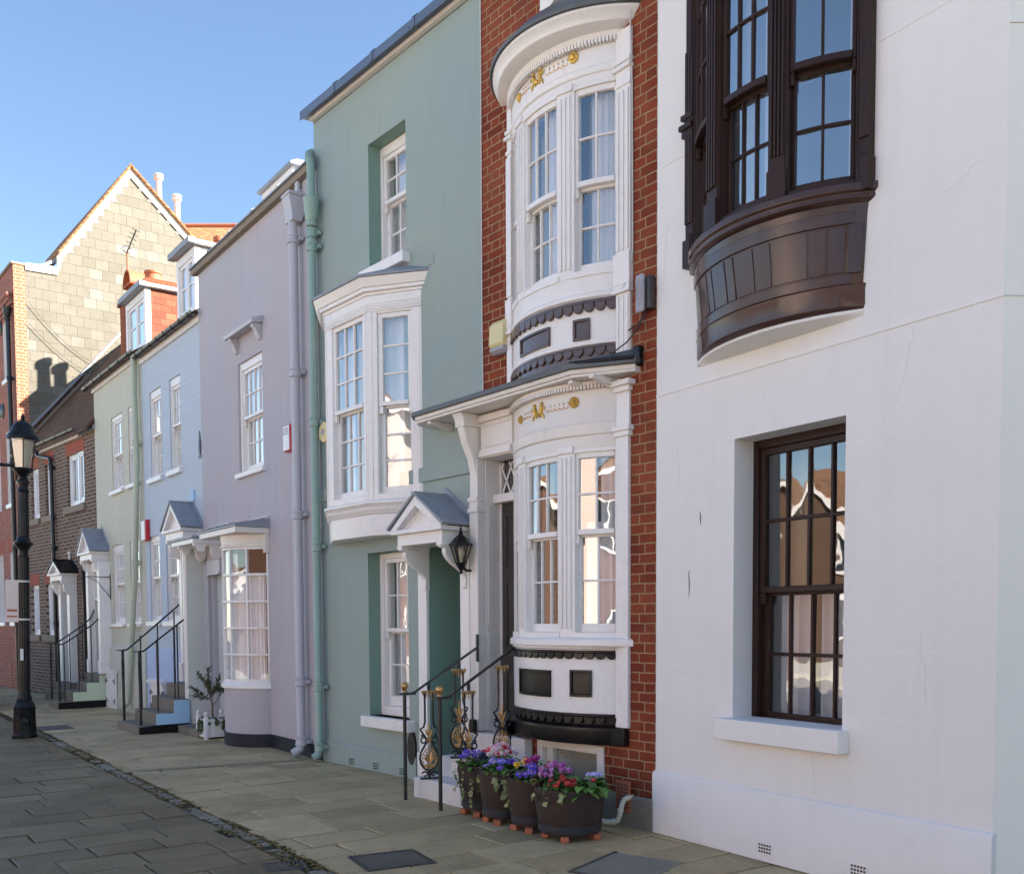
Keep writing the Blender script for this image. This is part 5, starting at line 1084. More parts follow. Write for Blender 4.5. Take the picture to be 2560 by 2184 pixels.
# television aerial
p = wpt(G, -5.56, 1.5, 0); t = empty('television_aerial', (p.x, p.y, 8.6), 0, 'thin TV aerial on a rusty orange pole in front of the slates', 'aerial')
mb = MB(); mb.tube([(0,0,-.2), (0,0,1.45)], .022, 8); mb.build('pole', M['terracotta'], t)
mb = MB(); mb.bar((-.02,-.05,1.42), (.12,-.3,1.86), .02)
for k in range(6):
    q = Vector((-.02,-.05,1.42)).lerp(Vector((.12,-.3,1.86)), k/5); mb.bar(q+Vector((-.11,-.07,0)), q+Vector((.11,.07,0)), .012)
mb.build('elements', M['black_iron'], t)
mb = MB()
for k in range(5): mb.bar((-.22,-.06,1.40+.0+.035*k), (.22,.06,1.40+.035*k), .008)
for k in range(5): mb.bar((-.22+.11*k,-.06+.03*k,1.38), (-.22+.11*k,-.06+.03*k,1.56), .008)
mb.build('reflector', M['white_pipe'], t)

# ------------------------------------------------------------------ gilded handrails of the brick house
def baluster(parent, s0, z0, ztop):
    """s along the rail (local y), panel drawn in the y-z plane"""
    H = ztop-z0; k = 1.0; P = lambda s, z: (0, s0+s, z0+z)
    dz = H-.82
    b = MB(); r = .0095
    for s in (-1, 1):
        drop = [(0,.075), (.045,.095), (.076,.14), (.086,.19), (.076,.245), (.045,.30), (.016,.345), (.03,.375), (.06,.42), (.08,.455), (.05,.475), (.038,.52), (.037,.62), (.038,.735+dz)]
        b.tube([P(s*a, z) for a, z in drop], r, 7)
        b.tube([P(s*(.052+.024*cos(t)), .355+.026*sin(t)) for t in [2*pi*i/10 for i in range(11)]], .008, 6); b.sphere(P(s*.065, .395), .012, 8)
        b.tube([P(s*(.042+.026*cos(t)), .048+.02*sin(t)) for t in [2*pi*i/10 for i in range(9)]], .008, 6)
    b.tube([P(0,.0), P(0,.085)], .013, 8); b.box(-.02, .02, s0-.085, s0+.085, z0, z0+.014)
    b.tube([P(0,.755+dz), P(0,.79+dz), P(0,.83+dz)], [.011,.016,.010], 8); b.sphere(P(0,.785+dz), .017, 8)
    o = b.build('baluster', M['black_iron'], parent)
    g = MB()
    for i in range(-3, 4):
        a = i*.38; L = .115-.012*abs(i)
        g.tube([P(.005*i, .15), P(.7*L*sin(a)*.75, .15+.55*L*cos(a)+.02), P(L*sin(a)*.80, .165+L*cos(a))], [.004,.0085,.003], 6)
        g.tube([P(.004*i, .135), P(.55*.05*sin(a)*1.2, .135-.02*cos(a)), P(.05*sin(a)*1.3, .135-.045*cos(a))], [.004,.008,.003], 6)
    g.tube([P(0,.095), P(0,.30)], .006, 6)
    for s in (-1, 1): g.tube([P(s*a, z) for a, z in ((0,.095), (.05,.115), (.068,.17), (.06,.225), (.03,.285))], .0045, 5)
    for i in range(7):
        t = pi*(.1+.8*i/6)
        for s in (-1, 1): g.sphere(P(s*.060*sin(t), .19-.085*cos(t)), .008, 6)
    for i in range(6): a = 2*pi*i/6; g.sphere(P(.022*cos(a), .355+.022*sin(a)), .0115, 6)
    g.sphere(P(0,.355), .014, 8)
    for s in (-1, 0, 1): g.tube([P(s*.006, .385), P(s*.028, .44), P(s*.034, .475-.02*abs(s)+.05*(1-abs(s)))], [.006,.011,.003], 6)
    for s in (-1, 1): g.tube([P(s*.004,.42), P(s*.02,.405), P(s*.028,.415)], .006, 5)
    g.build('gilding', M['gold'], o); g = MB()
    for s in (-2,-1,0,1,2): g.sphere(P(s*.027, .745+dz), .0155, 7); g.tube([P(s*.026,.735+dz), P(s*.024,.705+dz-.012*(2-abs(s)))], [.010,.003], 6)
    g.build('gilt_crown', M['gold'], o)
    return o
def gilt_rail(nx, ny, ex, ey, zr, ze, b1, b2, label, plate=True):
    t = fixture(B, 'handrail', nx, ny, 0, label, 'handrail', 'gilded handrails on either side of the brick house steps')
    ang = atan2(-(ex-nx), ey-ny); t.rotation_euler.z += ang; Ln = hypot(ex-nx, ey-ny)
    n = MB(); n.tube([(0,0,0), (0,0,zr-.02)], .017, 12); n.box(-.03, .03, -.045, .10, zr-.028, zr-.014); n.build('newel', M['black_iron'], t)
    g = MB(); g.lathe([(.014,0),(.024,.008),(.02,.02),(.026,.03),(.012,.036)], 12, (0,0,zr-.012)); g.sphere((0,0,zr+.052), .034, 16); g.build('ball_finial', M['gold'], t)
    pts = [(0,0,zr-.02), (0,.05,zr-.02), (0,.09,zr-.008), (0,.13,zr+.02)]; m = (ze-zr-.02)/(Ln-.13); pts += [(0, .13+(Ln-.13)*i/4, zr+.02+m*(Ln-.13)*i/4) for i in range(1, 5)]
    rl = MB()
    for i in range(len(pts)-1): rl.bar(pts[i], (Vector(pts[i+1])+(Vector(pts[i+1])-Vector(pts[i])).normalized()*.006), .026, .020)
    rl.build('rail', M['black_iron'], t)
    if plate: MB().box(-.02, .02, Ln-.01, Ln+.012, ze-.13, ze+.12).build('wall_plate', M['black_iron'], t)
    for s, z0 in (b1, b2): baluster(t, s, z0, zr+.02+m*(s-.13)-.012)
    return t
gilt_rail(-2.385, -.72, -2.11, -.105, .98, 1.37, (.22, .18), (.50, .36), 'black handrail with gilded balusters fixed to the white door pilaster')
gilt_rail(-1.755, -.77, -1.60, -.085, .98, 1.375, (.265, .18), (.585, .36), 'black handrail with gilded balusters running to the bow window side', plate=False)

# plain iron handrails of the blue and green houses
def plain_rail(root, x, pts, stands, label, group, twist=True):
    t = fixture(root, 'handrail', x, 0, 0, label, 'handrail', group)
    r = MB(); r.tube(pts, .014, 8)
    p0 = Vector(pts[0]); r.bar(p0+Vector((0,-.09,0)), p0+Vector((0,.05,0)), .05, .014); r.build('rail', M['black_iron'], t)
    for i, (y, z0, z1) in enumerate(stands):
        s = MB(); s.tube([(0,y,z0), (0,y,z1)], .021 if i == 0 else .011, 8)
        if i == 0:
            for k in range(9): s.lathe([(.018,-.012),(.031,0),(.018,.012)], 8, (0,y,z1-.16-.03*k))
        s.build('newel' if i == 0 else 'upright', M['black_iron'], t)
    return t
gb = 'plain iron handrails up the blue house steps'
rp = lambda y0, z0, y1, z1: [(0,y0,z0), (0,y0+.06,z0+.005), (0,y0+.12,z0+.05)]+[(0, y0+.12+(y1-y0-.12)*i/3, z0+.05+(z1-z0-.05)*i/3) for i in (1,2,3)]
plain_rail(BL, .98, rp(-.95, 1.20, -.22, 1.72), [(-.95,.125,1.20), (-.70,.30,1.37), (-.45,.49,1.55), (-.40,.49,1.58)], 'plain black handrail on the near side of the blue house steps', gb)
plain_rail(BL, .03, rp(-.93, 1.20, -.05, 1.90), [(-.93,.125,1.20), (-.66,.30,1.42), (-.40,.49,1.60), (-.14,.68,1.80)], 'plain black handrail on the far side of the blue house steps', gb)
gg = 'curved iron handrails up the pale green house steps'
cp_ = lambda z0, z1: [(0,-.93,z0), (0,-.86,z0+.0), (0,-.78,z0+.04), (0,-.55,z0+.20), (0,-.32,z0+.36), (0,-.18,z0+.50), (0,-.09,z0+.68), (0,-.05,z1)]
plain_rail(G, -2.04, cp_(1.22, 2.02), [(-.93,.14,1.22), (-.83,.14,1.25), (-.58,.32,1.39), (-.34,.48,1.56), (-.12,.64,1.80)], 'near curved black handrail rising to the pale green house door', gg)
plain_rail(G, -2.72, cp_(1.22, 1.95), [(-.93,.14,1.22), (-.58,.32,1.39), (-.34,.48,1.56)], 'far curved black handrail beside the brown brick cottage', gg)

# ------------------------------------------------------------------ street lamp
t = empty('street_lamp', (2.76, 15.2, 0), radians(-10), 'old black cast-iron street lamp with glazed lantern and strapped notice', 'street lamp')
t.rotation_euler = (Matrix.Rotation(radians(1.5), 3, Vector((fw.x, fw.y, 0)).normalized()) @ Matrix.Rotation(radians(-10), 3, 'Z')).to_euler()
mb = MB(); mb.lathe([(.175,0),(.175,.06),(.165,.07),(.15,.42),(.155,.44),(.13,.50),(.105,.54)], 8, (0,0,0), rot=pi/8); mb.build('base', M['black_gloss'], t, bevel=.008)
em = MB()
fa_ = lambda u, z: (u, -.145-.006+(.0575*z*.35), z)
em.tube([fa_(-.085,.09), fa_(-.085,.30)]+[fa_(-.085*cos(pi*i/8), .30+.07*sin(pi*i/8)) for i in range(1, 8)]+[fa_(.085,.30), fa_(.085,.09), fa_(-.085,.09)], .008, 6)
em.lathe([(.055,0),(.05,.008),(.02,.012)], 14, (0,0,0)); em.v[-42:] = [(v[0], -.145-v[2], .24+v[1]) for v in em.v[-42:]]
for zz in (.14,.33):
    for k in range(-2, 3): em.sphere(fa_(k*.026, zz+.004*abs(k)), .013, 6)
em.build('cast_crest', M['black_gloss'], t)
mb = MB(); N_ = 32; pr_ = [(.095,.54),(.10,.57),(.082,.60),(.076,.72),(.072,2.45),(.07,2.56)]
vs = []; 
for r, z in pr_:
    for j in range(N_): q = r*(1-.10*(j % 2)); a = 2*pi*j/N_; vs.append((q*cos(a), q*sin(a), z))
mb.add(vs, [(i*N_+j, i*N_+(j+1) % N_, (i+1)*N_+(j+1) % N_, (i+1)*N_+j) for i in range(len(pr_)-1) for j in range(N_)])
mb.lathe([(.085,2.55),(.065,2.56),(.06,2.62),(.09,2.68),(.125,2.72),(.13,2.745),(.10,2.76),(.085,2.80),(.075,2.83)], 20)
vs = []; pr_ = [(.075,2.82),(.068,3.30),(.066,3.46)]
for r, z in pr_:
    for j in range(N_): q = r*(1-.10*(j % 2)); a = 2*pi*j/N_; vs.append((q*cos(a), q*sin(a), z))
mb.add(vs, [(i*N_+j, i*N_+(j+1) % N_, (i+1)*N_+(j+1) % N_, (i+1)*N_+j) for i in range(len(pr_)-1) for j in range(N_)])
mb.lathe([(.07,3.44),(.08,3.46),(.062,3.50),(.062,3.53),(.085,3.57),(.085,3.59),(.06,3.62),(.065,3.64),(.05,3.66),(.09,3.71),(.125,3.735),(.13,3.75)], 20)
mb.build('post', M['black_gloss'], t, ang=50)
mb = MB(); mb.tube([(-.27,0,3.80), (-.10,0,3.80)], .022, 10); mb.sphere((-.27,0,3.80), .03, 8); mb.build('ladder_bar', M['black_gloss'], t)
mb = MB(); mb.lathe([(.13,3.74),(.14,3.755),(.135,3.77)], 12, rot=pi/12)
for k in range(6): a = 2*pi*k/6+pi/6; mb.bar((.125*cos(a),.125*sin(a),3.765), (.18*cos(a),.18*sin(a),4.17), .014)
mb.lathe([(.185,4.16),(.21,4.17),(.21,4.19),(.185,4.195)], 24); mb.build('lantern_frame', M['black_gloss'], t)
mb = MB(); mb.lathe([(.122,3.77),(.176,4.165)], 6, rot=pi/6); mb.f = mb.f[:-2]; mb.m = mb.m[:-2]; mb.build('pane', M['lamp_glass'], t, fix=False)
mb = MB(); mb.lathe([(.085,3.78),(.11,3.95),(.13,4.15)], 12); mb.f = mb.f[:-2]; mb.m = mb.m[:-2]; mb.build('diffuser', M['frost'], t)
mb = MB(); mb.lathe([(.215,4.185),(.205,4.21),(.165,4.27),(.14,4.33),(.12,4.37),(.085,4.405),(.055,4.415),(.03,4.425),(.035,4.44),(.02,4.45),(.03,4.475),(.012,4.51),(.002,4.53)], 26); mb.build('cap', M['black_gloss'], t)
mb = MB(); mb.prism([(-.23,1.63),(-.065,1.63),(-.065,2.22),(-.23,2.22)], 'y', -.03, -.024); nb = mb.build('notice', M['pink_notice'], t, bevel=.004)
mb = MB(); mb.prism([(-.21,1.78),(-.085,1.78),(-.085,1.81),(-.21,1.81)], 'y', -.0315, -.0302); mb.prism([(-.21,1.70),(-.085,1.70),(-.085,1.72),(-.21,1.72)], 'y', -.0315, -.0302); mb.build('notice_band', M['terracotta'], nb)
mb = MB(); mb.lathe([(.083,1.66),(.083,1.685)], 20); mb.lathe([(.083,2.19),(.083,2.215)], 20); mb.build('strap', M['white_pipe'], t)
MB().box(-.05, -.01, -.084, -.07, 1.10, 1.26).build('sticker', M['white_plastic'], t)

# ------------------------------------------------------------------ barrels, bricks under them, plants
bar_d = [((4.69, 5.56), .262, .222, .335, 'large half-barrel tub with red and magenta flowers, nearest the waste pipe', 1),
         ((4.66, 5.95), .205, .165, .36, 'small dark tub right behind the large half-barrel, ivy browning over its rim', .8),
         ((4.65, 6.33), .20, .16, .38, 'small dark tub with pink cyclamen, hung with variegated ivy in front of the handrail', .8),
         ((4.70, 6.72), .195, .155, .37, 'small dark tub closest to the white stone steps with purple pansies', .8)]
feet_h = .045
for i, ((bx, by), rt_, rb_, h, lab, k) in enumerate(bar_d):
    t = empty('half_barrel', (bx, by, feet_h), .3*i, lab, 'planter tub', 'planter tubs in a row before the brick house')
    mb = MB(); n = 26; prof = [(rb_,0),(rb_+(rt_-rb_)*.35+.008,h*.35),(rb_+(rt_-rb_)*.7+.010,h*.7),(rt_,h),(rt_-.018,h),(rt_-.024,h-.05),(.02,h-.05)]
    vs = []
    for r, z in prof:
        for j in range(n*3): a = 2*pi*j/(n*3); q = r-(.0025 if j % 3 == 0 else 0); vs.append((q*cos(a), q*sin(a), z))
    m_ = n*3; mb.add(vs, [(a*m_+j, a*m_+(j+1) % m_, (a+1)*m_+(j+1) % m_, (a+1)*m_+j) for a in range(len(prof)-1) for j in range(m_)]+[tuple(range(m_-1,-1,-1))])
    mb.build('staves', M['barrel'], t, ang=40)
    for za, zb in ((.02, .075), (h-.075, h-.03)):
        ra = rb_+(rt_-rb_)*za/h+.011; rb2 = rb_+(rt_-rb_)*zb/h+.011; hb = MB(); hb.lathe([(ra-.01,za),(ra,za),(rb2,zb),(rb2-.01,zb)], 60)
        hb.build('hoop', M['hoop'] if za < .1 else M['barrel'], t)
    sl2 = MB(); sl2.lathe([(rt_-.02,h-.045),(rt_*.5,h-.02),(.01,h-.01)], 30); sl2.build('soil', M['soil'], t)
ft = MB(); ft.box(-.036, .036, -.030, .030, 0, feet_h-.001); foot0 = None
FT = [('brick foot under the left of the large half-barrel', 4.535, 5.68, .4), ('brick foot under the front of the large half-barrel', 4.515, 5.415, .9), ('brick foot under the right of the large half-barrel', 4.80, 5.355, 1.5),
      ('left brick foot of the tub beside the large half-barrel', 4.505, 6.02, .3), ('front brick foot of the tub beside the large half-barrel', 4.50, 5.82, .9),
      ('left brick foot of the pink cyclamen tub', 4.515, 6.40, .3), ('front brick foot of the pink cyclamen tub', 4.49, 6.215, .8),
      ('left brick foot of the tub nearest the white steps', 4.565, 6.80, .2), ('front brick foot of the tub nearest the white steps', 4.555, 6.575, .7)]
for lab, x, y, a in FT:
    if foot0 is None: foot0 = o = ft.build('brick', M['terracotta'], None, bevel=.006)
    else: o = foot0.copy(); C.objects.link(o)
    cx_, cy_ = min((bd_[0] for bd_ in bar_d), key=lambda c: hypot(c[0]-x, c[1]-y)); o.location = (x+(cx_-x)*.13, y+(cy_-y)*.13, 0); o.rotation_euler = (0,0,a); tag(o, lab, 'brick', 'small red bricks propping the tubs')
# leaf / petal meshes
def leaf(mb, p, d, L, w_, droop=.3, fold=.15, n=3, up=None):
    p = Vector(p); d = Vector(d).normalized(); side = d.cross(Vector((0,0,1)))
    if side.length < .05: side = Vector((1,0,0))
    side.normalize(); nr = side.cross(d).normalized(); vs = []; fs = []
    for i in range(n+1):
        t = i/n; c = p+d*L*t-Vector((0,0,1))*droop*L*t*t; ww = w_*sin(pi*min(.98, t*.9+.08))**.8
        vs += [c-side*ww+nr*fold*ww, c, c+side*ww+nr*fold*ww]
    for i in range(n): a = 3*i; fs += [(a,a+1,a+4,a+3), (a+1,a+2,a+5,a+4)]
    mb.add(vs, fs)
def ivy_leaf(mb, p, d, s, nrm):
    p = Vector(p); d = Vector(d).normalized(); nrm = Vector(nrm).normalized(); sd_ = d.cross(nrm).normalized(); o = []
    for a, r in ((-150,.35),(-100,.62),(-62,.45),(-38,.75),(-16,.62),(0,1.05),(16,.62),(38,.75),(62,.45),(100,.62),(150,.35)):
        o.append(p+d*(r*s*cos(radians(a)))+sd_*(r*s*sin(radians(a)))-nrm*.12*s*r*r)
    mb.add([p]+o, [(0,i+1,i+2) for i in range(len(o)-1)])
M['leaf'] = foliage('leaf_green', (.045,.11,.02), (.10,.22,.035), (.16,.30,.06))
M['leaf_dark'] = foliage('leaf_dark_green', (.03,.08,.02), (.05,.13,.03), (.08,.17,.04))
M['ivy_var'] = foliage('variegated_ivy', (.13,.17,.05), (.30,.31,.12), (.50,.47,.25))
M['ivy_brown'] = foliage('browned_ivy', (.20,.10,.04), (.30,.17,.07), (.36,.28,.12))
M['ivy_green'] = foliage('ivy_green', (.03,.06,.02), (.06,.10,.03), (.20,.22,.10))
M['olive_leaf'] = foliage('olive_leaf', (.07,.09,.05), (.13,.155,.085), (.26,.29,.20))
M['stem'] = simple('green_stem', (.09,.13,.04), .6)
PET = {}
def petal_mat(nm, c, c2=None):
    if nm not in PET: PET[nm] = foliage('petal_'+nm, mul(c, .75), c, c2 or mul(c, 1.25), .55)
    return PET[nm]
YEL = petal_mat('yellow', (.75,.42,.03))
def face_dir(): a = random.uniform(0, 2*pi); e = random.uniform(.2, 1.1); return Vector((cos(a)*cos(e)*.6-.45, sin(a)*cos(e)*.6-.4, sin(e))).normalized()
def pansy(mb, p, r, f):
    f = Vector(f).normalized(); a = f.cross(Vector((0,0,1))).normalized(); b = a.cross(f)
    for ang, rr, off in ((60,1,0),(120,1,0),(180,.95,.003),(0,.95,.003),(270,1.1,.005)):
        c = Vector(p)+(a*cos(radians(ang))+b*sin(radians(ang)))*r*.52+f*off; n = 7
        vs = [Vector(p)+f*(off-.003)]+[c+(a*cos(2*pi*i/n)+b*sin(2*pi*i/n))*r*.52*rr-f*.15*r*cos(2*pi*i/n) for i in range(n)]
        mb.add([c+f*.002]+vs[1:], [(0,i+1,(i+1) % n+1) for i in range(n)])
def pansy_eye(mb, p, r, f):
    f = Vector(f).normalized(); a = f.cross(Vector((0,0,1))).normalized(); b = a.cross(f); c = Vector(p)+f*.010; n = 6
    mb.add([c]+[c+(a*cos(2*pi*i/n)+b*sin(2*pi*i/n))*r*.20 for i in range(n)], [(0,i+1,(i+1) % n+1) for i in range(n)])
def cyclamen(mb, p, s):
    p = Vector(p); n = 5; a0 = random.uniform(0, 6)
    for k in range(n):
        a = a0+2*pi*k/n; d = Vector((cos(a)*.75, sin(a)*.75, 1)).normalized(); leaf(mb, p, d, s, s*.34, -.15, .2, 3)
def plant(name, label, cat, group, cx, cy, z, R, hgt, n_leaf, lmat, lsize, flowers, kind, fm, big=False, frs=None):
    t = empty(name, (cx, cy, z), 0, label, cat, group); lv = MB(); lsize *= 1.15
    for i in range(int(n_leaf*2.0)):
        a = random.uniform(0, 2*pi); r = R*sqrt(random.random()); h = hgt*(1-.55*(r/R)**2)*random.uniform(.15, 1)
        e = random.uniform(-.1, .9); d = (cos(a+random.uniform(-.8,.8))*cos(e), sin(a+random.uniform(-.8,.8))*cos(e), sin(e))
        leaf(lv, (r*cos(a), r*sin(a), h), d, lsize*random.uniform(.7, 1.3), lsize*random.uniform(.26, .36), random.uniform(.2, .7), .2, 3)
    lv.build('leaves', M[lmat], t, fix=False, ang=80)
    for i in range(flowers):
        a = random.uniform(0, 2*pi); r = R*sqrt(random.random())*.95; h = hgt*(1.0-.45*(r/R)**2)+random.uniform(-.01,.03)
        mt = fm if not isinstance(fm, list) else random.choice(fm); p = (r*cos(a), r*sin(a), h); f = face_dir(); mb = MB(); rr = frs or .026
        st_ = MB(); st_.tube([(r*.7*cos(a), r*.7*sin(a), 0), (r*.9*cos(a), r*.9*sin(a), h*.6), tuple(Vector(p)-f*.004)], .0018, 4)
        if kind == 'pansy':
            pansy(mb, p, rr*random.uniform(.85,1.15), f); o = mb.build('flower', mt, t, fix=False, ang=80); e_ = MB(); pansy_eye(e_, p, rr, f); e_.build('flower_eye', YEL, o, fix=False)
        elif kind == 'cyclamen':
            cyclamen(mb, (p[0], p[1], h), .042); o = mb.build('flower', mt, t, fix=False, ang=80); st_.build('stem', M['stem'], o)
        else:
            pansy(mb, p, rr*.8, f); o = mb.build('flower', mt, t, fix=False, ang=80); e_ = MB(); pansy_eye(e_, p, rr*.62, f); e_.build('flower_eye', YEL, o, fix=False)
    return t
PG = 'bedding plants in the tubs'
z1 = feet_h+.335-.03
mag = [petal_mat('magenta', (.50,.06,.42), (.72,.28,.68)), petal_mat('lilac_pink', (.58,.18,.55), (.8,.45,.75))]
pnk = [petal_mat('pink', (.75,.22,.50), (.85,.5,.70)), petal_mat('pale_pink', (.85,.55,.68), (.9,.75,.82)), petal_mat('white_pink', (.85,.72,.76))]
red = petal_mat('dark_red', (.40,.006,.012), (.55,.02,.02)); crm = petal_mat('crimson', (.62,.02,.06), (.75,.06,.12))
pur = petal_mat('violet', (.07,.03,.36), (.14,.07,.50)); vio = petal_mat('blue_violet', (.16,.12,.55), (.30,.26,.70)); pal = petal_mat('pale_violet', (.36,.30,.66), (.55,.5,.8))
plant('cyclamen', 'magenta cyclamen at the back of the large half-barrel', 'cyclamen', PG, 4.66, 5.69, z1, .13, .15, 40, 'leaf_dark', .06, 26, 'cyclamen', mag)
plant('primrose', 'dark red primroses with yellow eyes in the large half-barrel', 'primrose', PG, 4.56, 5.50, z1, .10, .10, 34, 'leaf', .055, 20, 'prim', red, frs=.030)
plant('primrose', 'primrose plant mostly of broad green leaves, right of the red primroses', 'primrose', PG, 4.72, 5.42, z1, .13, .10, 60, 'leaf', .085, 2, 'prim', crm)
plant('pansy', 'pale violet pansies at the right rim of the large half-barrel', 'pansy', PG, 4.83, 5.47, z1, .08, .11, 30, 'leaf_dark', .045, 5, 'pansy', pal)
z2 = feet_h+.36-.03
plant('cyclamen', 'small magenta cyclamen behind yellow and purple pansies', 'cyclamen', PG, 4.72, 6.02, z2, .08, .16, 26, 'leaf_dark', .05, 12, 'cyclamen', [petal_mat('deep_magenta', (.42,.03,.26), (.55,.08,.38))])
plant('pansy', 'deep violet pansies in the tub beside the large half-barrel', 'pansy', PG, 4.59, 5.90, z2, .12, .10, 44, 'leaf', .045, 11, 'pansy', [pur, pur, vio], frs=.032)
plant('pansy', 'yellow pansies among violet ones beside the large half-barrel', 'pansy', PG, 4.63, 6.06, z2, .06, .13, 18, 'leaf', .04, 4, 'pansy', YEL)
plant('primrose', 'crimson primroses with yellow eyes above the browning ivy', 'primrose', PG, 4.76, 5.88, z2, .07, .13, 20, 'leaf', .045, 7, 'prim', crm)
z3 = feet_h+.38-.03
plant('cyclamen', 'pink and white cyclamen standing tallest among the tubs', 'cyclamen', PG, 4.70, 6.42, z3, .12, .17, 34, 'leaf', .05, 24, 'cyclamen', pnk+[crm])
plant('pansy', 'pale violet pansies below the pink and white cyclamen', 'pansy', PG, 4.58, 6.28, z3, .13, .10, 60, 'leaf', .045, 14, 'pansy', [pal, vio, vio, pur], frs=.030)
z4 = feet_h+.37-.03
plant('pansy', 'dark violet pansies in the tub nearest the white steps', 'pansy', PG, 4.64, 6.74, z4, .14, .12, 60, 'leaf', .045, 13, 'pansy', [pur, vio, vio], frs=.031)
plant('primrose', 'crimson primroses behind the violet pansies nearest the steps', 'primrose', PG, 4.76, 6.66, z4, .09, .15, 36, 'leaf_dark', .05, 5, 'prim', crm, frs=.032)
def ivy(label, cx, cy, z, R, h, dirs, lmat, group='ivy trailing over the tubs', n=16, ls=.022, zmin=.03):
    t = empty('ivy', (cx, cy, z), 0, label, 'ivy', group); v = MB(); lv = MB()
    for a, L in dirs:
        d = Vector((cos(a), sin(a), 0)); pts = []
        for i in range(9):
            s = i/8; o = .75+.32*min(1, s*2.2)+.16*max(0, s-.4)
            pts.append(d*R*o+Vector((random.uniform(-.015,.015), random.uniform(-.015,.015), .03*sin(min(1, s*2.5)*pi)-L*max(0, s-.2)*1.1)))
            pts[-1].z = max(pts[-1].z, -z+zmin)
        v.tube(pts, .0025, 5)
        for k in range(n):
            s = random.random()*8; i = int(min(7, s)); p = pts[i].lerp(pts[i+1], s-i); nm = (d+Vector((random.uniform(-.6,.6), random.uniform(-.6,.6), random.uniform(.0,.9)))).normalized()
            ivy_leaf(lv, p+nm*random.uniform(.004,.028), Vector((random.uniform(-1,1), random.uniform(-1,1), random.uniform(-1.2,.2))), ls*random.uniform(.7,1.4), nm)
    v.build('vine', M['stem'], t); lv.build('leaves', M[lmat], t, fix=False, ang=80); return t
ivy('variegated ivy hanging thickly over the pink cyclamen tub', 4.65, 6.33, z3, .19, .3, [(-2.2,.20), (-1.9,.33), (-1.65,.28), (-1.35,.20), (-2.5,.12), (-1.1,.14), (-2.05,.26), (-1.5,.24)], 'ivy_var', n=60, ls=.027)
ivy('browning ivy over the rim of the second tub', 4.66, 5.95, z2, .19, .2, [(-2.2,.12), (-1.85,.16), (-1.5,.10), (-2.0,.14)], 'ivy_brown', n=46, ls=.026)
ivy('thin trails of ivy down the tub nearest the white steps', 4.70, 6.72, z4, .19, .3, [(2.9,.22), (3.3,.30), (-2.6,.34), (-2.0,.36), (2.5,.10), (-2.3,.20)], 'ivy_var', n=16)
ivy('sprig of pale ivy on the left rim of the large half-barrel', 4.69, 5.56, z1, .25, .1, [(2.9,.06), (-2.9,.08), (-2.5,.07)], 'ivy_var', n=9, ls=.026)
# ------------------------------------------------------------------ white box planter with olive tree
pl_ = wpt(L, -2.86, -.25, 0); t = empty('planter_box', pl_, L.rotation_euler.z, 'white Versailles box planter before the lilac house doorway', 'planter')
hw_, hh_ = .165, .285; PW = M['white_wood']
mb = MB()
for s in (-1, 1):
    for k in range(5):
        a = -hw_+2*hw_*k/5; mb.box(a+.002, a+2*hw_/5-.002, s*hw_-.008, s*hw_+.008, .045, hh_-.02); mb.box(s*hw_-.008, s*hw_+.008, a+.002, a+2*hw_/5-.002, .045, hh_-.02)
mb.build('panel', PW, t, bevel=.002, seg=1)
mb = MB()
for s in (-1, 1):
    mb.box(-hw_, hw_, s*hw_-.014, s*hw_+.014, .03, .055); mb.box(-hw_, hw_, s*hw_-.014, s*hw_+.014, hh_-.035, hh_-.0); mb.box(s*hw_-.014, s*hw_+.014, -hw_, hw_, .03, .055); mb.box(s*hw_-.014, s*hw_+.014, -hw_, hw_, hh_-.035, hh_)
mb.build('rail', PW, t, bevel=.003)
for sx in (-1, 1):
    for sy in (-1, 1):
        q = MB(); q.box(sx*hw_-.024, sx*hw_+.024, sy*hw_-.024, sy*hw_+.024, 0, hh_+.03); q.lathe([(.018,.03),(.012,.04),(.022,.05),(.030,.07),(.026,.09),(.012,.102),(.001,.104)], 14, (sx*hw_, sy*hw_, hh_)); q.build('corner_post', PW, t, bevel=.003)
MB().box(-hw_, hw_, -hw_, hw_, .2, hh_-.03).build('soil', M['soil'], t)
t = empty('olive_tree', (pl_.x, pl_.y, hh_-.04), 0, 'young olive tree growing in the white box planter', 'tree')
tr = MB(); base_p = [Vector((0,0,0)), Vector((-.01,.015,.10)), Vector((.0,.04,.20)), Vector((-.01,.07,.30)), Vector((-.03,.09,.38))]
tr.tube(base_p, [.017,.014,.012,.011,.009], 8); random.seed(23)
lv = MB(); rgt = rt; tips = []
br = [(-.34,.36), (-.20,.60), (-.02,.72), (.10,.55), (.20,.42), (.30,.60), (-.10,.45), (-.28,.22), (.36,.46), (.05,.38)]
for lx, lz in br:
    st_i = random.choice([2,3,4]); p0 = base_p[st_i]; dep = random.uniform(-.13,.13); end = rgt*lx*.98+Vector((fw.x, fw.y, 0))*dep+Vector((0,0,.20+lz*.72)); mid = p0.lerp(end, .5)+Vector((random.uniform(-.03,.03), random.uniform(-.03,.03), -.02))
    pts = [p0, p0.lerp(mid, .5), mid, mid.lerp(end, .5), end]; tr.tube(pts, [.008,.006,.005,.004,.002], 6)
    for k in range(52):
        s = random.uniform(.30, 1.04); q = p0.lerp(mid, s*2) if s < .5 else mid.lerp(end, s*2-1); d = (end-p0).normalized()
        dd_ = (d*.7+Vector((random.uniform(-1,1), random.uniform(-1,1), random.uniform(-.5,.8)))).normalized(); leaf(lv, q, dd_, random.uniform(.06,.10), .016, random.uniform(-.1,.3), .2, 2)
tr.build('trunk', M['bark'], t); lv.build('crown', M['olive_leaf'], t, fix=False, ang=80)
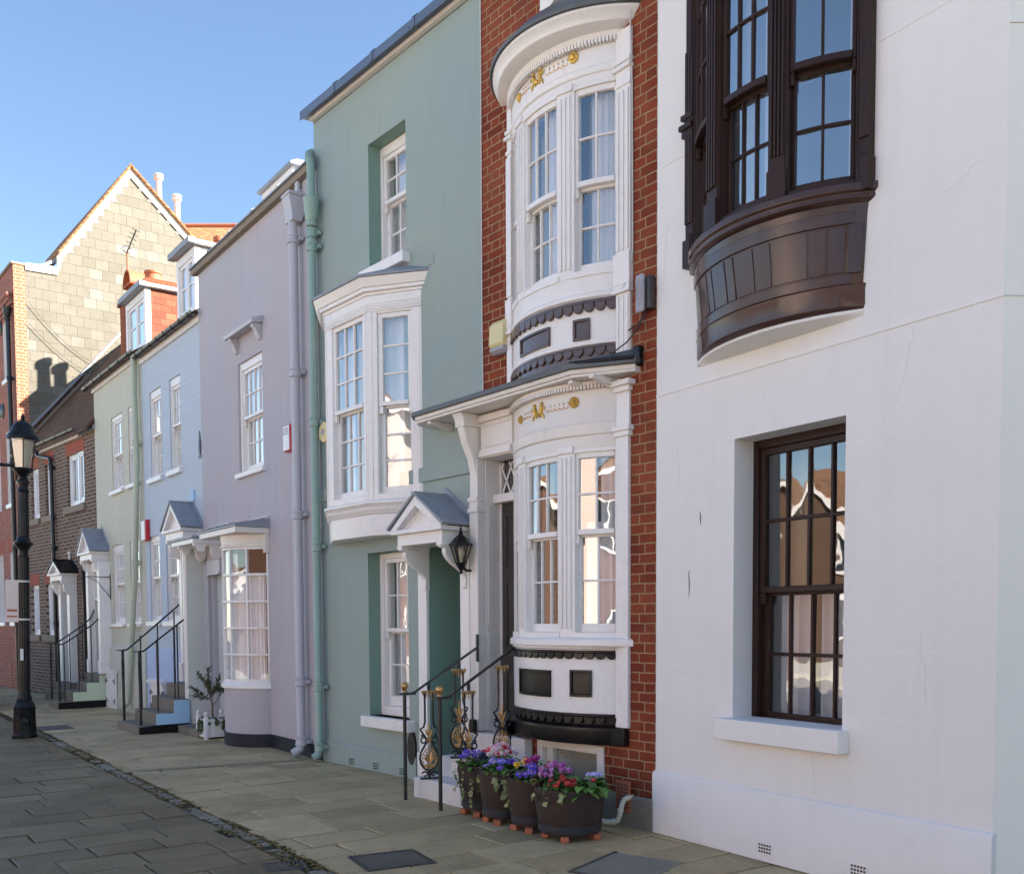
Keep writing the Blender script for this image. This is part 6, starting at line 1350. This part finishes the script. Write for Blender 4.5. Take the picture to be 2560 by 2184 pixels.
ivy('dark ivy spilling over the white box planter under the olive tree', pl_.x, pl_.y, hh_-.03, .17, .2, [(2.9,.16), (2.4,.12), (-2.8,.14), (-2.3,.05), (-1.7,.05), (-.9,.22), (-.5,.20), (-1.2,.14), (3.4,.20)], 'ivy_green', 'ivy in the white box planter', n=60, ls=.034)
# ------------------------------------------------------------------ parked car at the left edge
t = empty('parked_car', (2.47, 20.75, 0), 0, 'silver grey hatchback parked at the far kerb, only its tail corner showing', 'car')
M['car'] = simple('silver_car_paint', (.34,.36,.38), .25, metal=.6, var=.05); M['tyre'] = simple('tyre', (.02,.02,.02), .8); M['car_glass'] = simple('car_glass', (.02,.025,.03), .08); M['tail_red'] = simple('tail_lamp', (.45,.01,.015), .15)
secs = [(0,.70,.30,.62,.62),(.05,.80,.22,.92,.66),(.35,.84,.20,.96,.80),(.75,.86,.20,.97,1.40),(1.3,.87,.20,.96,1.46),(2.2,.87,.20,.95,1.42),(2.9,.86,.20,.95,.99),(3.6,.83,.20,.86,.90),(3.95,.76,.24,.70,.74),(4.0,.66,.32,.60,.62)]
mb = MB(); ring = []
for y, wv, zb, zs, zt in secs:
    tw = wv*(.72 if zt > 1.2 else .93); ring.append([(-wv*.9,y,zb),(-wv,y,zb+.12),(-wv,y,zs-.1),(-wv*.97,y,zs),(-tw,y,zt-.04),(-tw*.85,y,zt),(tw*.85,y,zt),(tw,y,zt-.04),(wv*.97,y,zs),(wv,y,zs-.1),(wv,y,zb+.12),(wv*.9,y,zb)])
k = 12; vs = [p for r in ring for p in r]; mb.add(vs, [(i*k+j, i*k+(j+1) % k, (i+1)*k+(j+1) % k, (i+1)*k+j) for i in range(len(ring)-1) for j in range(k)]+[tuple(range(k)), tuple(range(len(ring)*k-1, (len(ring)-1)*k-1, -1))])
o = mb.build('body', M['car'], t, ang=30); sm = o.modifiers.new('s', 'SUBSURF'); sm.levels = 2; sm.render_levels = 2
for x in (-.80, .80):
    for y in (.72, 3.25):
        q = MB(); q.lathe([(.30,-.09),(.315,-.05),(.315,.05),(.30,.09)], 28, (0,0,0)); q.v = [(x+v[2], y+v[0], .315+v[1]) for v in q.v]; wh = q.build('wheel', M['tyre'], t)
        q = MB(); q.lathe([(.21,-.1),(.19,-.095),(.02,-.1)], 20, (0,0,0)); sg = 1 if x > 0 else -1; q.v = [(x-sg*v[2], y+v[0], .315+v[1]) for v in q.v]; q.build('rim', M['white_pipe'], wh)
q = MB(); q.prism([(.20,1.02),(.50,1.34),(.47,1.35),(.17,1.03)], 'x', -.55, .55); q.build('rear_window', M['car_glass'], t)
for s in (-1, 1):
    q = MB(); q.box(min(s*.55, s*.80), max(s*.55, s*.80), -.02, .06, .66, .86); q.build('tail_light', M['tail_red'], t, bevel=.02)
    q = MB(); q.prism([(.75,1.0),(.9,1.34),(2.2,1.33),(2.7,1.0)], 'x', s*.83-.012, s*.83+.012); q.build('side_window', M['car_glass'], t)
MB().box(-.26, .26, -.03, .0, .42, .53).build('number_plate', M['white_plastic'], t, bevel=.004)
MB().box(-.80, .80, -.06, .08, .24, .40).build('bumper', M['car'], t, bevel=.03)
# ------------------------------------------------------------------ ground
M['road_bounce'] = simple('road_bounce_pale', (.30,.275,.235), .9, var=.2, sc=30, bump=.4, bsc=120)  # paler than asphalt, raised so the sunlit road bounces light onto the fronts
def slab_mat(name, cols, spots, moss):
    n = NT(name); o = n.coord(); g = n.N.new('ShaderNodeNewGeometry').outputs['Random Per Island']
    col = n.ramp(g, [(i/(len(cols)-1), c) for i, c in enumerate(cols)])
    f1 = n.noise(o, 1.3, 6, .65)[0]; f2 = n.noise(o, 26, 6, .7)[0]; f3 = n.noise(o, 130, 3, .6)[0]
    col = n.mix(n.rng(f1, .42, .68, 0, .32), col, mul(cols[0], .62)); col = n.mix(n.rng(f2, .35, .7, 0, .4), col, mul(cols[0], .6)); col = n.mix(n.rng(f3, .55, .75, 0, .4), col, mul(cols[-1], 1.5))
    col = n.mix(n.math('MULTIPLY', n.rng(n.noise(o, 19, 2, .4)[0], .735, .76), spots), col, (.46,.45,.42))
    col = n.mix(n.math('MULTIPLY', n.rng(n.noise(o, .9, 6, .7)[0], .56, .72), moss), col, (.075,.075,.022))
    b = n.bump(f2, .35, .006); b = n.bump(f3, .35, .0025, b)
    return n.done(col, n.rng(f1, .3, .7, .5, .8), b, 0, .5)
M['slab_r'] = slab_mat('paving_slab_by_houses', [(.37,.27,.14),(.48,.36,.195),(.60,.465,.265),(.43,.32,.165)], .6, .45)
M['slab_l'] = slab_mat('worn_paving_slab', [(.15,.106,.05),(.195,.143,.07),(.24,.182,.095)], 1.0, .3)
M['joint'] = simple('mossy_joint', (.032,.026,.014), .95, var=.4, sc=12, dirt=(.10,.085,.02), dsc=2.2, damt=.9)
M['sett'] = slab_mat('granite_sett', [(.24,.205,.155),(.31,.27,.21),(.26,.22,.165)], .3, .5)
M['moss'] = foliage('moss', (.09,.07,.02), (.22,.155,.035), (.32,.21,.045), .9)
gd = MB(); gd.add([(-300,-300,-.10),(300,-300,-.10),(300,400,-.10),(-300,400,-.10)], [(0,1,2,3)]); tag(gd.build('road', M['road_bounce'], None, fix=False), kind='structure')
fpv = MB(); fpv.box(-14.4, -9.0, -30, 60, -.12, .02); tag(fpv.build('far_bounce_pavement', simple('pale_bounce_paving', (.52,.48,.41), .9, var=.1, sc=4, bump=.2), None), kind='structure')  # unseen pale strip added to bounce sunlight onto the shaded fronts
XR, XS = 6.2, lambda y: 2.76+max(0, y-6)*.031
def slabs(name, mat, x0f, x1f, ya, yb, rowf, wf, gap, seed):
    R = random.Random(seed); mb = MB(); y = ya
    while y < yb:
        h = rowf(R); x = x0f(y)-R.uniform(0, .8); xe = x1f(y)
        while x < xe:
            w_ = wf(R); a, b = max(x, x0f(y)), min(x+w_, xe)
            if b-a > .06:
                z = R.uniform(-.003,.003); tx, ty = R.uniform(-.004,.004), R.uniform(-.004,.004); g = gap*R.uniform(.6,1.5)
                c = [(a+g,y+g),(b-g,y+g),(b-g,y+h-g),(a+g,y+h-g)]; j = [(p[0]+R.uniform(-.004,.004), p[1]+R.uniform(-.004,.004)) for p in c]
                top = [(p[0], p[1], z+tx*(i in (1,2))+ty*(i > 1)) for i, p in enumerate(j)]; e = .006
                inn = [(p[0]+(e if i in (0,3) else -e), p[1]+(e if i < 2 else -e), p[2]) for i, p in enumerate(top)]
                top = [(p[0], p[1], p[2]-.005) for p in top]; bot = [(p[0], p[1], -.03) for p in top]
                mb.add(inn+top+bot, [(0,1,2,3)]+[(4+i, 4+(i+1) % 4, (i+1) % 4, i) for i in range(4)]+[(8+i, 8+(i+1) % 4, 4+(i+1) % 4, 4+i) for i in range(4)])
            x += w_
        y += h
    return tag(mb.build(name, mat, None, fix=False, ang=25), kind='structure')
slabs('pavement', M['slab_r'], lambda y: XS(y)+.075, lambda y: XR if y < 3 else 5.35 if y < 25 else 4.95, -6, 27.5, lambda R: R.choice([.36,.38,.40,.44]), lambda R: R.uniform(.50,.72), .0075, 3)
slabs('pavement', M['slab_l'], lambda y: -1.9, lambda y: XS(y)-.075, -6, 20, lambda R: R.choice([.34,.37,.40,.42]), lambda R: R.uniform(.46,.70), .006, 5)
jb = MB(); jb.add([(-1.95,-6,-.016),(6.3,-6,-.016),(6.3,27.6,-.016),(-1.95,27.6,-.016)], [(0,1,2,3)]); jb.add([(-1.95,-6,-.016),(-1.95,-6,-.1),(-1.95,27.6,-.1),(-1.95,27.6,-.016)], [(0,1,2,3)]); tag(jb.build('paving_bed', M['joint'], None, fix=False), kind='structure')
kb = MB(); kb.box(-2.1, -1.953, -6, 19.9, -.1, .004); tag(kb.build('kerb', M['stone'], None, bevel=.012), kind='structure')
R_ = random.Random(9); ss = MB(); y = -1
while y < 17:
    l_ = R_.uniform(.09,.15); x = XS(y)
    if R_.random() > .13 and not (5.84 < y < 6.25):
        z = R_.uniform(-.012, .0); a = x-R_.uniform(.052,.068); b = x+R_.uniform(.052,.068); e = .010; y1 = y+l_-.012
        ss.add([(a+e,y+e,z),(b-e,y+e,z+R_.uniform(-.004,.004)),(b-e,y1-e,z),(a+e,y1-e,z),(a,y,z-.01),(b,y,z-.01),(b,y1,z-.01),(a,y1,z-.01),(a,y,-.04),(b,y,-.04),(b,y1,-.04),(a,y1,-.04)], [(0,1,2,3)]+[(4+i,4+(i+1) % 4,(i+1) % 4,i) for i in range(4)]+[(8+i,8+(i+1) % 4,4+(i+1) % 4,4+i) for i in range(4)])
    y += l_
tag(ss.build('sett_strip', M['sett'], None, fix=False, ang=25), kind='structure')
ms = MB(); R_ = random.Random(4)
for k in range(5200):
    y = 4+12.5*R_.random()**1.3; x = XS(y)+R_.choice([-1,1])*R_.uniform(.04,.095) if R_.random() < .6 else XS(y)+R_.uniform(-.09,.09); dens = .5+.5*sin(y*2.1)+.3*sin(y*5.3)
    if R_.random() > dens+.25: continue
    a = R_.uniform(0,6.3); s = R_.uniform(.007,.022); z = -.010+R_.uniform(0,.010)
    ms.add([(x-s*cos(a),y-s*sin(a),z),(x+s*sin(a)*.7,y-s*cos(a)*.7,z+s*.35),(x+s*cos(a),y+s*sin(a),z+s*.2),(x-s*sin(a)*.6,y+s*cos(a)*.6,z+s*.5)], [(0,1,2,3)])
for k in range(1500):   # wisps along the foot of the walls and between slabs
    if R_.random() < .5: y = R_.uniform(4.6, 15); x = 5.08+R_.uniform(-.10,.02)-.02*(y > 9)
    else: y = R_.uniform(4, 12); x = R_.uniform(1.2, 2.6); y = round(y/.385)*.385+R_.uniform(-.012,.012)
    a = R_.uniform(0,6.3); s = R_.uniform(.003,.009); z = -.008
    ms.add([(x-s*cos(a),y-s*sin(a),z),(x+s*sin(a)*.7,y-s*cos(a)*.7,z+s*.6),(x+s*cos(a),y+s*sin(a),z+s*.4),(x-s*sin(a)*.6,y+s*cos(a)*.6,z+s)], [(0,1,2,3)])
tag(ms.build('moss', M['moss'], None, fix=False), 'ochre moss growing between the granite setts and paving joints', 'moss', kind='stuff')
M['channel'] = simple('worn_channel', (.34,.28,.17), .95, var=.3, sc=7, bump=.5, bsc=40, dirt=(.10,.085,.03), dsc=4, damt=.7)
# cross drain channel of the footway
ch_ = MB(); ch_.add([(2.95,10.93,.004),(4.9,10.60,.004),(4.95,10.74,.004),(2.97,11.10,.004)], [(0,1,2,3)]); tag(ch_.build('drain_channel', M['channel'], None, fix=False), kind='structure')
# iron covers
t = empty('drain_grate', (2.63, 6.04, .0), radians(-14), 'slotted iron drain grate at the near end of the sett strip', 'drain grate')
mb = MB(); mb.box(-.135,.135,-.115,-.095,-.02,.006); mb.box(-.135,.135,.095,.115,-.02,.006); mb.box(-.135,-.115,-.095,.095,-.02,.006); mb.box(.115,.135,-.095,.095,-.02,.006)
for k in range(9): mb.box(-.113+.0255*k,-.100+.0255*k,-.0948,.0948,-.012,.0045)
mb.build('grate', M['iron_cover'], t, bevel=.002); MB().box(-.114,.114,-.0945,.0945,-.028,-.0165).build('pit', M['dark'], t)
t = empty('access_cover', (3.27, 5.74, .0), radians(-10), 'square iron access cover with studded rim set in the slabs', 'access cover')
mb = MB(); mb.box(-.21,.21,-.19,.19,-.02,.005); mb.build('tray', slab_mat('cover_infill', [(.10,.085,.07),(.12,.10,.08)], .3, .4), t)
mb = MB()
for s in (-1, 1):
    mb.box(-.24,.24,s*.205-.015,s*.205+.015,-.02,.007); mb.box(s*.225-.015,s*.225+.015,-.1899,.1899,-.02,.007)
    for k in range(15): mb.box(-.225+.031*k,-.212+.031*k,s*.205-.010,s*.205+.010,.0071,.011)
    for k in range(12): mb.box(s*.225-.010,s*.225+.010,-.175+.031*k,-.162+.031*k,.0071,.011)
mb.build('frame', M['iron_cover'], t)
t = empty('access_cover', (3.38, 16.4, .0), 0, 'flat dark access cover in the pavement close to the street lamp', 'access cover')
MB().box(-.25,.25,-.33,.33,-.02,.006).build('plate', M['iron_cover'], t, bevel=.003)
t = empty('access_cover', (4.40, 4.62, .0), radians(20), 'partly cropped dark-edged cover at the foot of the white house', 'access cover')
mb = MB(); mb.box(-.30,.30,-.25,.25,-.02,.0045); mb.build('tray', M['concrete'], t)
mb = MB(); mb.box(-.33,.33,.25,.275,-.02,.007); mb.box(-.33,-.30,-.25,.25,-.02,.007); mb.build('frame', M['iron_cover'], t)

# ------------------------------------------------------------------ houses across the street (seen in the window panes)
OPP = [(-14.2, 3.0, 7.8, 5.6, 'pink', 'pale pink rendered house across the street mirrored in the bow panes'), (-15, 11.2, 8.2, 2.9, 'brick', 'red brick gabled house across the street mirrored in the panes'),
       (-14.6, 19.8, 8.4, 3.3, 'tan', 'brown brick house with white bargeboards across the street'), (-14.6, 28.6, 9, 4.8, 'brick', 'far red brick house across the street'), (-14.2, -5.6, 8.2, 4.8, 'brick', 'dark-roofed brick house across the street behind the viewpoint'), (-14.8, -14.4, 8.2, 5.0, 'tan', 'last brown brick house across the street behind the viewpoint')]
M['pink'] = stucco('pink_render', (.76,.60,.53), .05); M['brick'] = masonry('warm_red_brick', 'yz', .225, .075, .012, [(.12,.05,.03),(.15,.065,.04),(.095,.04,.028)], (.16,.09,.06)); M['tan'] = masonry('dull_brown_brick', 'yz', .225, .075, .012, [(.10,.055,.035),(.125,.07,.045)], (.15,.10,.075))
M['opp_roof'] = masonry('plain_tile', 'yz', .2, .16, .01, [(.22,.12,.07),(.28,.15,.08),(.18,.10,.07)], (.08,.05,.04))
for ox, oy, wd, hh, mt, lab in OPP:
    t = empty('terraced_house', (ox, oy, -.1), 0, lab, 'house', 'houses on the other side of the street')
    mb = MB(); mb.prism([(0, 0), (wd, 0), (wd, hh), (wd/2, hh+wd*.36), (0, hh)], 'x', -7, 0); mb.build('wall', M[mt], t)
    r = MB()
    for s in (0, 1):
        a = (-.25, hh-.21) if s == 0 else (wd+.25, hh-.21); r.prism([a, (wd/2, hh+wd*.36), (wd/2, hh+wd*.36+.14), (a[0], a[1]+.14)], 'x', -7, .22)
    r.build('roof', M['opp_roof'], t)
    b = MB()
    for s in (0, 1):
        a = (-.25, hh-.21) if s == 0 else (wd+.25, hh-.21); b.prism([a, (wd/2, hh+wd*.36), (wd/2, hh+wd*.36-.3), (a[0]+(.3 if s == 0 else -.3), a[1])], 'x', .221, .26)
    b.build('bargeboard', M['white_wood'], t)
    for yy in (wd*.25, wd*.72):
        for zz in (1.0, 3.6):
            f = MB(); f.box(.002,.06,yy-.6,yy-.52,zz,zz+1.3); f.box(.002,.06,yy+.52,yy+.6,zz,zz+1.3); f.box(.002,.06,yy-.52,yy+.52,zz+1.22,zz+1.3); f.box(.002,.08,yy-.52,yy+.52,zz,zz+.08); f.box(.002,.05,yy-.03,yy+.03,zz+.08,zz+1.22); fw_ = f.build('window', M['white_wood'], t)
            MB().box(.003,.02,yy-.52,yy+.52,zz+.08,zz+1.22).build('pane', M['car_glass'], fw_)
# plain block added out of frame to the right, there to shade the corner
t = empty('terraced_house', (7.2, -14, 0), radians(4), 'plain unseen house block added out of frame to shade the white corner house', 'house')
mb = MB(); mb.box(0, 9, 0, 10.5, -.1, 10.5); mb.build('wall', M['porch_grey'], t); MB().box(-.1, 9.1, -.1, 10.6, 10.502, 10.7).build('roof', M['lead'], t)
# bare tree across the street, mirrored in the lower bow
t = empty('bare_tree', (-8.5, 9.5, -.1), 0, 'leafless tree across the street mirrored in the lower bow window', 'tree'); tr = MB(); R_ = random.Random(12); crn = MB()
def grow(mb, p, d, L, r, k):
    q = p+d*L; mb.tube([p, p.lerp(q, .5)+Vector((R_.uniform(-.05,.05)*L, R_.uniform(-.05,.05)*L, 0)), q], [r, r*.85, r*.7], 7 if k > 2 else 4)
    if k == 0: return
    for i in range(2 if k > 1 else 3): grow(crn, q, (d+Vector((R_.uniform(-.7,.7), R_.uniform(-.7,.7), R_.uniform(-.1,.5)))).normalized(), L*R_.uniform(.6,.85), r*.62, k-1)
grow(tr, Vector((0,0,0)), Vector((.05,.05,1)).normalized(), 2.0, .16, 6)
tr.build('trunk', M['bark'], t); crn.build('crown', M['bark'], t)
